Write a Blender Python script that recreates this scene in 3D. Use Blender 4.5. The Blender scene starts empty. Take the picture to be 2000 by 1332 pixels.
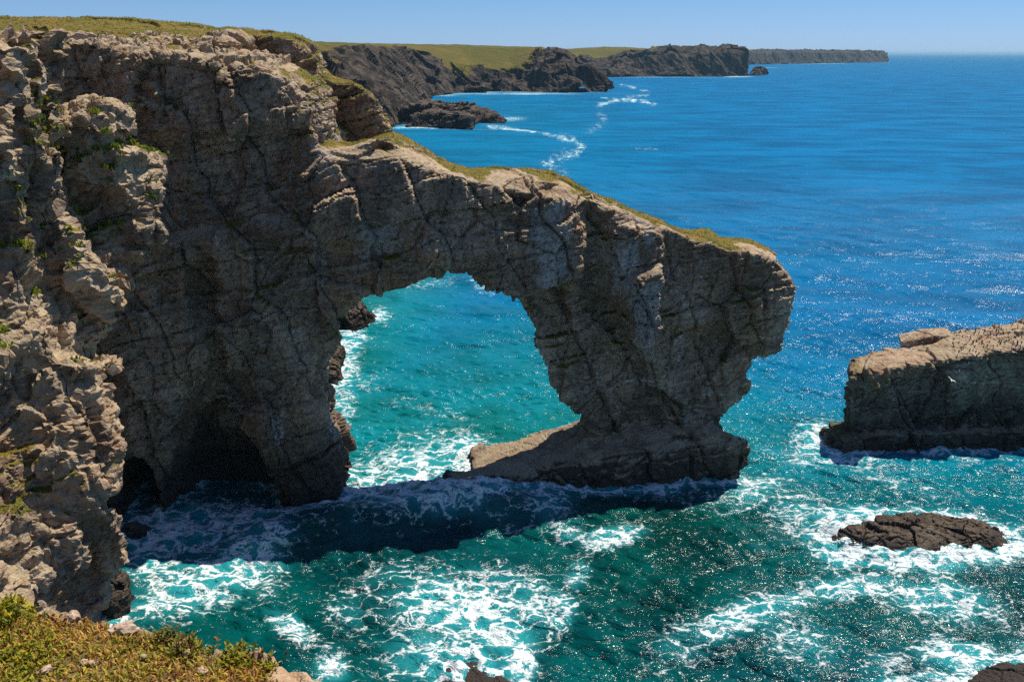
import bpy, bmesh, math, random
import numpy as np
from mathutils import Vector, Matrix

# ------------------------------------------------------------------ camera, sky, sun, exposure
H = 41.0
PITCH = math.radians(17.95)
F = 1732.0                      # focal length in pixels of a 2000 px wide picture
SUN_AZ, SUN_EL = 50.0, 63.0     # azimuth to the right of the view direction (+Y)

sc = bpy.context.scene
C = sc.collection
cam_d = bpy.data.cameras.new("camera")
cam_d.sensor_width = 36.0
cam_d.lens = 36.0 * F / 2000.0
cam_d.clip_start = 0.1
cam_d.clip_end = 200000.0
cam = bpy.data.objects.new("camera", cam_d)
C.objects.link(cam)
cam.location = (0, 0, H)
cam.rotation_euler = (math.pi / 2 - PITCH, 0, 0)
sc.camera = cam

w = bpy.data.worlds.new("World")
sc.world = w
w.use_nodes = True
wn = w.node_tree
sky = wn.nodes.new("ShaderNodeTexSky")
sky.sky_type = 'NISHITA'
sky.sun_disc = False
sky.sun_elevation = math.radians(SUN_EL)
sky.sun_rotation = math.radians(SUN_AZ)
sky.altitude = 0
sky.air_density = 1.0
sky.dust_density = 0.0
sky.ozone_density = 3.0
bg = wn.nodes["Background"]
bg.inputs[1].default_value = 0.062
tint = wn.nodes.new("ShaderNodeMix")
tint.data_type = 'RGBA'
tint.blend_type = 'MULTIPLY'
tint.inputs[0].default_value = 1.0
tg = wn.nodes.new("ShaderNodeTexCoord")          # clear deep-blue day: bluer than the model's pale horizon
tz = wn.nodes.new("ShaderNodeSeparateXYZ")
tr_ = wn.nodes.new("ShaderNodeMapRange")
tr_.inputs[1].default_value, tr_.inputs[2].default_value = 0.0, 0.16
tm = wn.nodes.new("ShaderNodeMix")
tm.data_type = 'RGBA'
tm.inputs[6].default_value = (0.56, 0.88, 1.75, 1)
tm.inputs[7].default_value = (0.52, 0.775, 0.78, 1)
wn.links.new(tg.outputs['Generated'], tz.inputs[0])
wn.links.new(tz.outputs[2], tr_.inputs[0])
wn.links.new(tr_.outputs[0], tm.inputs[0])
tz2 = wn.nodes.new("ShaderNodeMapRange")
tz2.inputs[1].default_value, tz2.inputs[2].default_value = 0.2, 0.6
tm2 = wn.nodes.new("ShaderNodeMix")
tm2.data_type = 'RGBA'
tm2.inputs[7].default_value = (0.98, 1.08, 1.36, 1)
wn.links.new(tz.outputs[2], tz2.inputs[0])
wn.links.new(tz2.outputs[0], tm2.inputs[0])
wn.links.new(tm.outputs[2], tm2.inputs[6])
wn.links.new(tm2.outputs[2], tint.inputs[7])
wn.links.new(sky.outputs[0], tint.inputs[6])
wn.links.new(tint.outputs[2], bg.inputs[0])

sun_d = bpy.data.lights.new("sun", 'SUN')
sun_d.energy = 5.0
sun_d.angle = math.radians(0.53)
sun_d.color = (1.0, 0.90, 0.75)
sun = bpy.data.objects.new("sun", sun_d)
C.objects.link(sun)
a, e = math.radians(SUN_AZ), math.radians(SUN_EL)
sdir = Vector((math.sin(a) * math.cos(e), math.cos(a) * math.cos(e), math.sin(e)))
sun.rotation_euler = sdir.to_track_quat('Z', 'Y').to_euler()
sun.location = (60, 40, 90)

sc.view_settings.view_transform = 'Standard'
sc.view_settings.look = 'None'
sc.view_settings.exposure = 0.3
sc.view_settings.gamma = 1.0
sc.cycles.max_bounces = 6
sc.cycles.diffuse_bounces = 3
sc.cycles.glossy_bounces = 2
sc.cycles.use_denoising = False      # a denoiser wipes out the sun glints
sc.cycles.sample_clamp_indirect = 4.0
sc.cycles.sample_clamp_direct = 8.0

SMOOTH_LAND = False
random.seed(7)
RNG = np.random.default_rng(11)

# ------------------------------------------------------------------ helpers
cp, sp = math.cos(PITCH), math.sin(PITCH)


def ray(px, py):
    u, v = (px - 1000.0) / F, (666.0 - py) / F
    return np.array([u, cp + v * sp, -sp + v * cp])


def at_y(px, py, Y):
    d = ray(px, py)
    return np.array([0, 0, H]) + d * (Y / d[1])


def at_z(px, py, z=0.0):
    d = ray(px, py)
    return np.array([0, 0, H]) + d * ((z - H) / d[2])


def to_px(P):
    q = P - np.array([0, 0, H])
    dep = q[:, 1] * cp - q[:, 2] * sp
    up = q[:, 1] * sp + q[:, 2] * cp
    return 1000 + F * q[:, 0] / dep, 666 - F * up / dep


class Plane:
    """vertical-ish plane  y = y0 + kx*x + kz*z"""
    def __init__(s, y0, kx=0.0, kz=0.0):
        s.y0, s.kx, s.kz = y0, kx, kz
        s.n = np.array([kx, -1.0, kz]) / math.sqrt(kx * kx + 1 + kz * kz)   # faces the viewer side

    def hit(s, px, py):
        d = ray(px, py)
        # y = y0 + kx x + kz z ; P = t d + (0,0,H)
        t = (s.y0 + s.kz * H) / (d[1] - s.kx * d[0] - s.kz * d[2])
        return np.array([0, 0, H]) + t * d

    def at_pxz(s, px, z):
        u = (px - 1000.0) / F
        # iterate on py
        lo, hi = -600.0, 3000.0
        for _ in range(60):
            m = (lo + hi) / 2
            if s.hit(px, m)[2] > z:
                lo = m
            else:
                hi = m
        return s.hit(px, m)


_G = RNG.normal(size=(256, 3))
_G /= np.linalg.norm(_G, axis=1)[:, None]


def _hash(ix, iy, iz, seed):
    h = (ix.astype(np.int64) * 73856093) ^ (iy.astype(np.int64) * 19349663) ^ (iz.astype(np.int64) * 83492791) ^ (seed * 2654435761)
    h = h & 0xFFFFFFFF
    h = ((h ^ (h >> 16)) * 0x45d9f3b) & 0xFFFFFFFF
    h = ((h ^ (h >> 16)) * 0x45d9f3b) & 0xFFFFFFFF
    return h ^ (h >> 16)


def perlin(P, seed=0):
    I = np.floor(P).astype(np.int64)
    f = P - I
    u = f * f * f * (f * (f * 6 - 15) + 10)
    r = 0
    for dx in (0, 1):
        wx = u[:, 0] if dx else 1 - u[:, 0]
        for dy in (0, 1):
            wy = u[:, 1] if dy else 1 - u[:, 1]
            for dz in (0, 1):
                wz = u[:, 2] if dz else 1 - u[:, 2]
                g = _G[_hash(I[:, 0] + dx, I[:, 1] + dy, I[:, 2] + dz, seed) & 255]
                dot = g[:, 0] * (f[:, 0] - dx) + g[:, 1] * (f[:, 1] - dy) + g[:, 2] * (f[:, 2] - dz)
                r = r + wx * wy * wz * dot
    return r * 1.5


def fbm(P, scale, oct=4, seed=0, gain=0.5, ridged=False):
    a, s, r, tot = 1.0, scale, 0, 0
    for k in range(oct):
        n = perlin(P * s + 17.3 * k, seed + k)
        if ridged:
            n = 1 - 2 * np.abs(n)
        r = r + a * n
        tot += a
        a *= gain
        s *= 2.03
    return r / tot


def voro(P, seed=0):
    """F1, F2, cell id hash in 0..1 and a tilt: offset from the cell's centre along the cell's own random direction"""
    I = np.floor(P).astype(np.int64)
    n = len(P)
    f1 = np.full(n, 9e9)
    f2 = np.full(n, 9e9)
    hid = np.zeros(n)
    off = np.zeros((n, 3))
    hi_ = np.zeros(n, np.int64)
    for dx in (-1, 0, 1):
        for dy in (-1, 0, 1):
            for dz in (-1, 0, 1):
                c = I + np.array([dx, dy, dz])
                h = _hash(c[:, 0], c[:, 1], c[:, 2], seed)
                jit = np.stack([(h & 1023) / 1023.0, ((h >> 10) & 1023) / 1023.0, ((h >> 20) & 1023) / 1023.0], 1)
                v = P - (c + 0.1 + 0.8 * jit)
                d = (v * v).sum(1)
                nearer = d < f1
                f2 = np.where(nearer, f1, np.minimum(f2, d))
                f1 = np.where(nearer, d, f1)
                hid = np.where(nearer, ((h * 2654435761) >> 7 & 4095) / 4095.0, hid)
                off[nearer] = v[nearer]
                hi_[nearer] = h[nearer]
    return np.sqrt(f1), np.sqrt(f2), hid, (off * _G[(hi_ >> 5) & 255]).sum(1)


def sstep(x, a, b):
    t = np.clip((x - a) / (b - a), 0, 1)
    return t * t * (3 - 2 * t)


def poly_sd(X, Z, poly):
    """signed distance to a 2-D polygon, positive inside"""
    poly = np.asarray(poly)
    d = np.full(len(X), 1e9)
    inside = np.zeros(len(X), bool)
    m = len(poly)
    for i in range(m):
        x0, z0 = poly[i]
        x1, z1 = poly[(i + 1) % m]
        ex, ez = x1 - x0, z1 - z0
        t = np.clip(((X - x0) * ex + (Z - z0) * ez) / (ex * ex + ez * ez + 1e-12), 0, 1)
        d = np.minimum(d, np.hypot(X - x0 - t * ex, Z - z0 - t * ez))
        c = ((z0 > Z) != (z1 > Z)) & (X < (x1 - x0) * (Z - z0) / (z1 - z0 + 1e-12) + x0)
        inside ^= c
    return np.where(inside, d, -d)


def line_d(X, Y, pts):
    pts = np.asarray(pts, float)
    d = np.full(len(X), 1e9)
    for i in range(len(pts) - 1):
        x0, y0 = pts[i][:2]
        x1, y1 = pts[i + 1][:2]
        ex, ey = x1 - x0, y1 - y0
        t = np.clip(((X - x0) * ex + (Y - y0) * ey) / (ex * ex + ey * ey + 1e-12), 0, 1)
        d = np.minimum(d, np.hypot(X - x0 - t * ex, Y - y0 - t * ey))
    return d


def tag(o, label, cat=None, group=None, kind=None):
    o["label"] = label
    if cat:
        o["category"] = cat
    if group:
        o["group"] = group
    if kind:
        o["kind"] = kind
    return o


def mesh_np(name, V, faces, mat=None, smooth=True, attrs=None, parent=None):
    """faces: (n,4) or (n,3) array or list of tuples"""
    me = bpy.data.meshes.new(name)
    V = np.asarray(V, np.float32)
    if isinstance(faces, np.ndarray):
        nf, k = faces.shape
        me.vertices.add(len(V))
        me.vertices.foreach_set("co", V.ravel())
        me.loops.add(nf * k)
        me.loops.foreach_set("vertex_index", faces.astype(np.int32).ravel())
        me.polygons.add(nf)
        me.polygons.foreach_set("loop_start", np.arange(0, nf * k, k, dtype=np.int32))
        try:
            me.polygons.foreach_set("loop_total", np.full(nf, k, np.int32))
        except Exception:
            pass
        me.update(calc_edges=True)
    else:
        me.from_pydata([tuple(v) for v in V], [], [tuple(f) for f in faces])
        me.update()
    me.polygons.foreach_set("use_smooth", np.full(len(me.polygons), bool(smooth)))
    for k, v in (attrs or {}).items():
        v = np.asarray(v, np.float32)
        if v.ndim == 1:
            at = me.attributes.new(k, 'FLOAT', 'POINT')
            at.data.foreach_set("value", v)
        else:
            at = me.attributes.new(k, 'FLOAT_COLOR', 'POINT')
            cc = np.ones((len(v), 4), np.float32)
            cc[:, :3] = v
            at.data.foreach_set("color", cc.ravel())
    o = bpy.data.objects.new(name, me)
    C.objects.link(o)
    if mat:
        me.materials.append(mat)
    if parent:
        o.parent = parent
    return o


def read_mesh(me):
    n = len(me.vertices)
    V = np.empty(n * 3, np.float32)
    me.vertices.foreach_get("co", V)
    q = np.empty(len(me.loops), np.int32)
    me.loops.foreach_get("vertex_index", q)
    return V.reshape(-1, 3).astype(float), q


def normals(V, Q):
    """area weighted vertex normals for an (n,3|4) face array"""
    if Q.shape[1] == 4:
        n = np.cross(V[Q[:, 2]] - V[Q[:, 0]], V[Q[:, 3]] - V[Q[:, 1]])
    else:
        n = np.cross(V[Q[:, 1]] - V[Q[:, 0]], V[Q[:, 2]] - V[Q[:, 0]])
    N = np.zeros_like(V)
    for k in range(Q.shape[1]):
        for c in range(3):
            N[:, c] += np.bincount(Q[:, k], n[:, c], len(V))
    return N / (np.linalg.norm(N, axis=1)[:, None] + 1e-12)


class Solid:
    """closed prisms collected, then fused by a voxel remesh"""
    def __init__(s):
        s.bm = bmesh.new()

    def prism(s, ring0, ring1):
        bm = s.bm
        a = [bm.verts.new(p) for p in ring0]
        b = [bm.verts.new(p) for p in ring1]
        fs = [bm.faces.new(a), bm.faces.new(list(reversed(b)))]
        n = len(a)
        for i in range(n):
            j = (i + 1) % n
            fs.append(bm.faces.new((a[j], a[i], b[i], b[j])))
        bmesh.ops.recalc_face_normals(bm, faces=fs)
        bmesh.ops.triangulate(bm, faces=fs)

    def slab(s, pts, plane, vec):
        """pts: (px,py) or (px,None,z); traced on plane and extruded along vec"""
        r0 = [plane.hit(p[0], p[1]) if len(p) == 2 else plane.at_pxz(p[0], p[2]) for p in pts]
        s.prism(r0, [p + np.asarray(vec, float) for p in r0])

    def plan(s, pts, z0, zf):
        """plan polygon (x,y) from z0 up to zf(x,y)"""
        s.prism([(x, y, zf(x, y)) for x, y in pts], [(x, y, z0) for x, y in pts])

    def grid(s, xs, ys, zf, z0):
        bm = s.bm
        nx, ny = len(xs), len(ys)
        t = [[bm.verts.new((x, y, zf(x, y))) for y in ys] for x in xs]
        b = [[bm.verts.new((x, y, z0)) for y in ys] for x in xs]
        fs = []
        for i in range(nx - 1):
            for j in range(ny - 1):
                fs.append(bm.faces.new((t[i][j], t[i + 1][j], t[i + 1][j + 1], t[i][j + 1])))
                fs.append(bm.faces.new((b[i][j], b[i][j + 1], b[i + 1][j + 1], b[i + 1][j])))
        for i in range(nx - 1):
            for j in (0, ny - 1):
                fs.append(bm.faces.new((t[i][j], b[i][j], b[i + 1][j], t[i + 1][j])))
        for j in range(ny - 1):
            for i in (0, nx - 1):
                fs.append(bm.faces.new((t[i][j], t[i][j + 1], b[i][j + 1], b[i][j])))
        bmesh.ops.recalc_face_normals(bm, faces=fs)

    def fuse(s, voxel, smooth=6, sub=1, given=None):
        if given is not None:
            me = mesh_np("tmp", *given).data
            bpy.data.objects.remove(bpy.data.objects["tmp"])
        else:
            me = bpy.data.meshes.new("tmp")
            s.bm.to_mesh(me)
            s.bm.free()
        o = bpy.data.objects.new("tmp", me)
        C.objects.link(o)
        m = o.modifiers.new("r", 'REMESH')
        m.mode = 'VOXEL'
        m.voxel_size = voxel
        if smooth:
            k = o.modifiers.new("s", 'SMOOTH')
            k.factor = 0.5
            k.iterations = smooth
        if sub:
            k = o.modifiers.new("u", 'SUBSURF')
            k.subdivision_type = 'SIMPLE'
            k.levels = sub
        dg = bpy.context.evaluated_depsgraph_get()
        ev = o.evaluated_get(dg)
        m2 = ev.to_mesh()
        V, q = read_mesh(m2)
        Q = q.reshape(-1, 4)
        ev.to_mesh_clear()
        bpy.data.objects.remove(o)
        bpy.data.meshes.remove(me)
        return V, Q


# ---- node helpers
def new_mat(name):
    m = bpy.data.materials.new(name)
    m.use_nodes = True
    nt = m.node_tree
    return m, nt, nt.nodes["Principled BSDF"]


class NT:
    def __init__(s, nt):
        s.nt = nt

    def n(s, t, **kw):
        nd = s.nt.nodes.new(t)
        for k, v in kw.items():
            setattr(nd, k, v)
        return nd

    def put(s, sock, v):
        if isinstance(v, bpy.types.NodeSocket):
            s.nt.links.new(v, sock)
        elif isinstance(v, (tuple, list)) and len(v) == 3 and sock.type == 'RGBA':
            sock.default_value = (*v, 1)
        else:
            sock.default_value = v

    def math(s, op, a, b=0.0, c=0.0, clamp=False):
        nd = s.n("ShaderNodeMath", operation=op, use_clamp=clamp)
        s.put(nd.inputs[0], a)
        s.put(nd.inputs[1], b)
        s.put(nd.inputs[2], c)
        return nd.outputs[0]

    def mix(s, f, a, b, blend='MIX'):
        nd = s.n("ShaderNodeMix", data_type='RGBA', blend_type=blend)
        s.put(nd.inputs[0], f)
        s.put(nd.inputs[6], a)
        s.put(nd.inputs[7], b)
        return nd.outputs[2]

    def mapr(s, v, a, b, c=0.0, d=1.0, smooth=True):
        nd = s.n("ShaderNodeMapRange", interpolation_type='SMOOTHSTEP' if smooth else 'LINEAR')
        for i, x in enumerate((v, a, b, c, d)):
            s.put(nd.inputs[i], x)
        return nd.outputs[0]

    def coord(s, scale=(1, 1, 1), rot=(0, 0, 0), src=None):
        if src is None:
            if not hasattr(s, '_tc'):
                s._tc = s.n("ShaderNodeTexCoord").outputs['Object']
            src = s._tc
        mp = s.n("ShaderNodeMapping")
        s.put(mp.inputs[0], src)
        mp.inputs['Rotation'].default_value = rot
        mp.inputs['Scale'].default_value = scale
        return mp.outputs[0]

    def noise(s, vec, scale, detail=5, rough=0.55, dist=0.0):
        nd = s.n("ShaderNodeTexNoise")
        s.put(nd.inputs['Vector'], vec)
        nd.inputs['Scale'].default_value = scale
        nd.inputs['Detail'].default_value = detail
        nd.inputs['Roughness'].default_value = rough
        nd.inputs['Distortion'].default_value = dist
        return nd.outputs['Fac']

    def vor(s, vec, scale, feature='F1', out='Distance'):
        nd = s.n("ShaderNodeTexVoronoi", feature=feature)
        s.put(nd.inputs['Vector'], vec)
        nd.inputs['Scale'].default_value = scale
        return nd.outputs[out]

    def attr(s, name, out='Fac'):
        nd = s.n("ShaderNodeAttribute", attribute_name=name)
        return nd.outputs[out]

    def bump(s, h, strength, dist, nrm=None):
        nd = s.n("ShaderNodeBump")
        nd.inputs['Strength'].default_value = strength
        nd.inputs['Distance'].default_value = dist
        s.put(nd.inputs['Height'], h)
        if nrm is not None:
            s.put(nd.inputs['Normal'], nrm)
        return nd.outputs[0]


def rock_mat(name, pale=(0.58, 0.57, 0.58), ledge2=(0.5, 0.42, 0.3), light=(0.49, 0.375, 0.28), brown=(0.37, 0.225, 0.135), dark=(0.135, 0.095, 0.07), ochre=(0.44, 0.33, 0.19),
             turf=True, tide=10.0, detail=1.0):
    m, nt, b = new_mat(name)
    k = NT(nt)
    c = k.coord()
    n1 = k.noise(c, 0.16, 6, 0.6)
    n2 = k.noise(c, 0.6, 6, 0.65)
    n3 = k.noise(c, 3.5, 5, 0.7)
    st = k.noise(k.coord((1.1, 1.1, 0.09)), 1.0, 5, 0.6)               # rain streaks down the face
    bd = k.noise(k.coord((0.12, 0.12, 2.2), (0, math.radians(12), 0)), 1.0, 5, 0.65)   # bedding
    n0 = k.noise(k.coord((0.5, 0.5, 0.3), (0, math.radians(12), 0)), 0.42, 5, 0.6, 0.6)
    col = k.mix(k.mapr(n1, 0.38, 0.62), brown, light)
    col = k.mix(k.mapr(n0, 0.42, 0.56, 0.6, 0), col, dark)
    col = k.mix(k.mapr(n0, 0.60, 0.72, 0, 0.6), col, tuple(1.25 * v for v in light))
    col = k.mix(k.mapr(n2, 0.5, 0.78, 0, 0.55), col, dark)
    col = k.mix(k.mapr(st, 0.54, 0.72, 0, 0.55), col, dark)
    col = k.mix(k.mapr(bd, 0.5, 0.72, 0, 0.6), col, brown)
    col = k.mix(k.mapr(bd, 0.30, 0.42, 0.55, 0.0), col, tuple(1.45 * v for v in light))
    cw = k.n("ShaderNodeTexNoise")
    k.put(cw.inputs['Vector'], c)
    cw.inputs['Scale'].default_value = .5
    cw.inputs['Detail'].default_value = 5
    cm = k.n("ShaderNodeVectorMath", operation='MULTIPLY_ADD')
    k.put(cm.inputs[0], cw.outputs['Color'])
    cm.inputs[1].default_value = (1.6, 1.6, 1.6)
    k.put(cm.inputs[2], k.coord((1, 1, 0.62), (0, math.radians(12), 0)))
    for sc_, wd_, am_ in ((0.28, .014, .75), (0.75, .02, .42), (1.9, .03, .1)):   # joint lines: soil, plus crack shade painted into the colour
        cr = k.mapr(k.vor(cm.outputs[0], sc_, 'DISTANCE_TO_EDGE'), 0.0, wd_, am_, 0.0)
        col = k.mix(k.math('MULTIPLY', cr, k.mapr(n2, .35, .6)), col, tuple(.35 * v for v in dark))
    pal = k.math('MULTIPLY', k.mapr(k.noise(k.coord((0.7, 0.7, 0.22)), 0.8, 4, 0.6), 0.60, 0.70), k.mapr(n3, 0.35, 0.6))
    col = k.mix(k.math('MULTIPLY', pal, 0.75), col, pale)            # pale guano and calcite
    sp_ = k.mapr(n3, 0.3, 0.7, 0.58, 1.38)
    col = k.mix(1.0, col, sp_, 'MULTIPLY')
    col = k.mix(k.math('MULTIPLY', k.attr('tan'), .78), col, k.mix(k.mapr(n2, .35, .65), (0.46, 0.32, 0.19), (0.66, 0.53, 0.38)))  # tan rock colour, lightened so the side wall reads as sunlit
    col = k.mix(k.math('MULTIPLY', k.attr('pale'), k.mapr(n3, .35, .6, .25, .8)), col, (0.56, 0.54, 0.53))
    top = k.attr("top")
    col = k.mix(k.math('MULTIPLY', top, k.mapr(n2, 0.35, 0.6)), col, k.mix(k.mapr(n3, .4, .6), ochre, ledge2))
    if tide:
        z = k.n("ShaderNodeSeparateXYZ")
        k.put(z.inputs[0], c)
        zz = k.math('ADD', z.outputs[2], k.math('MULTIPLY', k.math('SUBTRACT', n1, 0.5), 8.0))
        col = k.mix(k.math('MULTIPLY', k.mapr(zz, tide * 0.25, tide, 0.85, 0.0), k.math('SUBTRACT', 1.0, k.math('MULTIPLY', top, .75))), col, (0.045, 0.037, 0.033))   # black tidal lichen band
    rough = 0.85
    if turf:
        t = k.attr("turf")
        tf = k.mapr(k.math('ADD', t, k.math('MULTIPLY', k.math('SUBTRACT', n3, 0.5), 0.9)), 0.4, 0.6)
        g = k.mix(k.mapr(k.noise(c, 0.35, 5, .6), .38, .62), (0.15, 0.14, 0.018), (0.24, 0.165, 0.035))
        g = k.mix(k.mapr(k.noise(c, 2.2, 4, .7), .5, .7), g, (0.07, 0.09, 0.01))
        col = k.mix(tf, col, g)
    k.put(b.inputs['Base Color'], col)
    b.inputs['Roughness'].default_value = rough
    b.inputs['Specular IOR Level'].default_value = 0.25
    hgt = k.math('ADD', k.math('MULTIPLY', k.noise(c, 3.2 * detail, 7, 0.7), 0.7),
                 k.math('MULTIPLY', k.math('MINIMUM', k.vor(k.coord((1, 1, 1.3), (0, math.radians(12), 0)), 1.5 * detail, 'DISTANCE_TO_EDGE'), 0.06), 1.5))
    hgt = k.math('ADD', hgt, k.math('MULTIPLY', bd, 0.2))
    k.put(b.inputs['Normal'], k.bump(hgt, 0.95, 0.42 / detail))
    return m


M_ROCK = rock_mat("limestone")
M_WET = rock_mat("dark_wet_rock", pale=(.2, .19, .18), ledge2=(.16, .13, .1), light=(0.085, 0.07, 0.062), brown=(0.075, 0.05, 0.036), dark=(0.03, 0.026, 0.025), ochre=(0.13, 0.095, 0.055), turf=False, tide=1.6, detail=1.6)


# ------------------------------------------------------------------ rock displacement shared by every rock
def rock_shape(V, Q, big=1.0, blocks=1.0, fine=1.0, seed=0, bed=1.0, calm=0.75):
    """angular bedded limestone: jointed blocks with tilted flat faces, stepped beds, cracks, rough skin"""
    N0 = normals(V, Q)
    up = 1 - calm * sstep(N0[:, 2], 0.45, 0.85)          # weathered tops are smoother than the broken faces
    wob = np.stack([fbm(V, 0.22, 2, seed + 31), fbm(V, 0.22, 2, seed + 41), fbm(V, 0.22, 2, seed + 51)], 1)
    fw = fbm(V, 1.3, 3, seed + 7, 0.6)
    d = big * 0.8 * fbm(V, 0.07, 3, seed + 1)
    B = V.copy()
    B[:, 2] = V[:, 2] - 0.2 * V[:, 0]
    B += wob * 0.5 + 0.05 * fw[:, None]
    f1, f2, h, t = voro(B * np.array([1 / 5.5, 1 / 5.5, 1 / 8.0]), seed + 2)          # joint-bounded blocks
    d += up * blocks * (0.75 * (h - 0.5) + 1.1 * t - 0.30 * (1 - sstep(f2 - f1, 0, 0.04)))
    f1, f2, h, t = voro(B * np.array([1 / 2.2, 1 / 2.2, 1 / 2.8]), seed + 3)
    d += up * blocks * (0.20 * (h - 0.5) + 0.34 * t - 0.13 * (1 - sstep(f2 - f1, 0, 0.05)))
    s = B[:, 2] + 0.2 * wob[:, 0]
    for th_, am, sd_ in ((2.9, 0.55, 9), (0.9, 0.22, 10)):
        q = s / th_ + 0.35 * wob[:, 1]
        bi = np.floor(q)
        fr = q - bi
        hb = (_hash(bi, np.zeros_like(bi), np.zeros_like(bi), seed + sd_) & 1023) / 1023.0
        d += up * blocks * bed * am * ((hb - 0.5) - 0.55 * (1 - sstep(np.minimum(fr, 1 - fr) * th_, 0, 0.13)))
    q = (0.85 * B[:, 0] + 0.5 * B[:, 1] + 0.32 * B[:, 2]) / 4.6 + 0.25 * wob[:, 2]      # long leaning joints
    bi = np.floor(q)
    fr = q - bi
    hb = (_hash(bi, np.zeros_like(bi), np.ones_like(bi), seed + 15) & 1023) / 1023.0
    d += up * blocks * bed * (0.75 * (hb - 0.5) + 0.5 * (fr - .5) * np.sign(hb - .5) - 0.35 * (1 - sstep(np.minimum(fr, 1 - fr) * 4.6, 0, 0.2)))
    V = V + N0 * d[:, None]
    N = normals(V, Q) + N0
    N /= np.linalg.norm(N, axis=1)[:, None] + 1e-9
    f1, f2, h, t = voro((B + 3.1) * np.array([1 / 0.85, 1 / 0.85, 1 / 0.8]), seed + 4)
    d = up * fine * (0.12 * (h - 0.5) + 0.22 * t - 0.05 * (1 - sstep(f2 - f1, 0, 0.1)) + 0.05 * fw)
    V = V + N * d[:, None]
    return V


# ------------------------------------------------------------------ the promontory: cliff + arch fused as one solid
WALL = Plane(77.6, 0.13, 0.06)
S = Solid()
wall = [
    (60, None, -3.0), (60, 70), (150, 78), (230, 93), (330, 106), (420, 116), (500, 124), (545, 140), (575, 166), (597, 202), (612, 247), (627, 292),
    (671, 288), (715, 272), (756, 266), (782, 284), (812, 306), (850, 331), (900, 346), (960, 342), (1040, 347), (1100, 361), (1150, 386),
    (1200, 407), (1240, 427), (1300, 447), (1340, 470), (1390, 474), (1420, 488), (1480, 494), (1520, 511), (1552, 545),
    (1545, 600), (1535, 640), (1520, 680), (1490, 702), (1466, 722), (1460, 745), (1458, 768), (1444, 788), (1424, 800), (1412, 814), (1404, 842),
    (1402, None, -3.0), (1168, None, -3.0), (1168, 880),
    (1153, 852), (1130, 818), (1122, 798), (1110, 783), (1090, 780), (1080, 768), (1070, 737), (1058, 718), (1050, 690), (1040, 657), (1022, 640), (1016, 617),
    (1001, 600), (992, 584), (970, 577), (953, 560), (934, 543), (916, 521), (898, 520), (866, 526), (795, 548), (728, 561), (680, 571), (660, 580),
    (652, 600), (622, 618), (612, 655), (606, 675), (612, 700), (604, 740), (596, 765), (598, 790), (606, 810), (610, 850), (622, 880), (636, 912), (640, 940), (640, 975),
    (640, None, -3.0), (548, None, -3.0),
    (540, 975), (520, 930), (500, 888), (470, 828), (432, 796), (385, 806), (345, 850), (328, 885), (326, 960), (326, None, -3.0),
    (312, None, -3.0), (308, 990), (296, 950), (284, 905), (268, 890), (222, 903), (219, None, -3.0)]
S.slab(wall, WALL, (0.5, 6.6, 0))
# solid rock behind the front skin
S.slab([(60, None, -3.0), (60, 76), (150, 84), (330, 112), (500, 130), (545, 150), (600, 240), (625, 400), (585, 700), (570, None, -3.0), (545, None, -3.0),
        (520, 930), (480, 860), (432, 830), (385, 840), (352, 880), (340, 960), (338, None, -3.0), (300, None, -3.0), (290, 960), (270, 910), (228, 915), (226, None, -3.0)], Plane(84.3, 0.13, 0.06), (0, 9, 0))
S.slab([(60, None, -3.0), (60, 96), (330, 130), (545, 170), (600, 300), (580, 700), (570, None, -3.0)], Plane(92.5, 0.13, 0.06), (0, 6, 0))
# second block stepping down behind the arch's root
S.slab([(480, None, -3.0), (480, 66), (560, 72), (585, 80), (604, 98), (632, 150), (655, 160), (690, 158), (718, 172), (742, 203), (760, 245), (778, 288), (806, 312), (760, 420), (640, 520), (600, None, -3.0)],
       Plane(85.5, 0.05, 0.05), (-1.5, 9, 0))
# foot of the arch's outer leg: a tilted bed
S.slab([(905, None, -2.5), (916, 940), (1000, 930), (1080, 902), (1165, 872), (1290, 858), (1385, 846), (1400, None, -2.5)], Plane(78.3, 0.02, 0.02), (0.3, 7.6, 0.6))
S.slab([(1360, None, -2.5), (1365, 852), (1410, 846), (1440, 846), (1470, 858), (1476, 880), (1475, 905), (1466, 925), (1470, None, -2.5)], Plane(78.3, 0.02, 0.02), (-0.4, 3.2, -1.2))
S.slab([(880, None, -2.5), (890, 940), (960, 925), (1040, 925), (1060, None, -2.5)], Plane(77.6), (0, 2.5, 0))
# plateau behind the rim


def z_plateau(x, y):
    t = sstep(np.array(y), 80.0, 99.0)
    rim = 41.9 + 0.4 * sstep(np.array(-x), 30, 50)
    px = 1000 + F * x / (y * cp)
    sil = np.interp(px, [-600, 0, 100, 180, 300, 400, 500, 560, 590, 640], [20, 36, 35, 36, 48, 53, 63, 73, 82, 120])
    zz = at_y(px, sil, 99.0)[2]
    return float(rim + (zz - rim) * t)


S.grid(np.linspace(-120, -24.5, 40), np.concatenate([np.linspace(80.5, 100, 12), [110, 122]]), z_plateau, -3.0)
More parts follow.
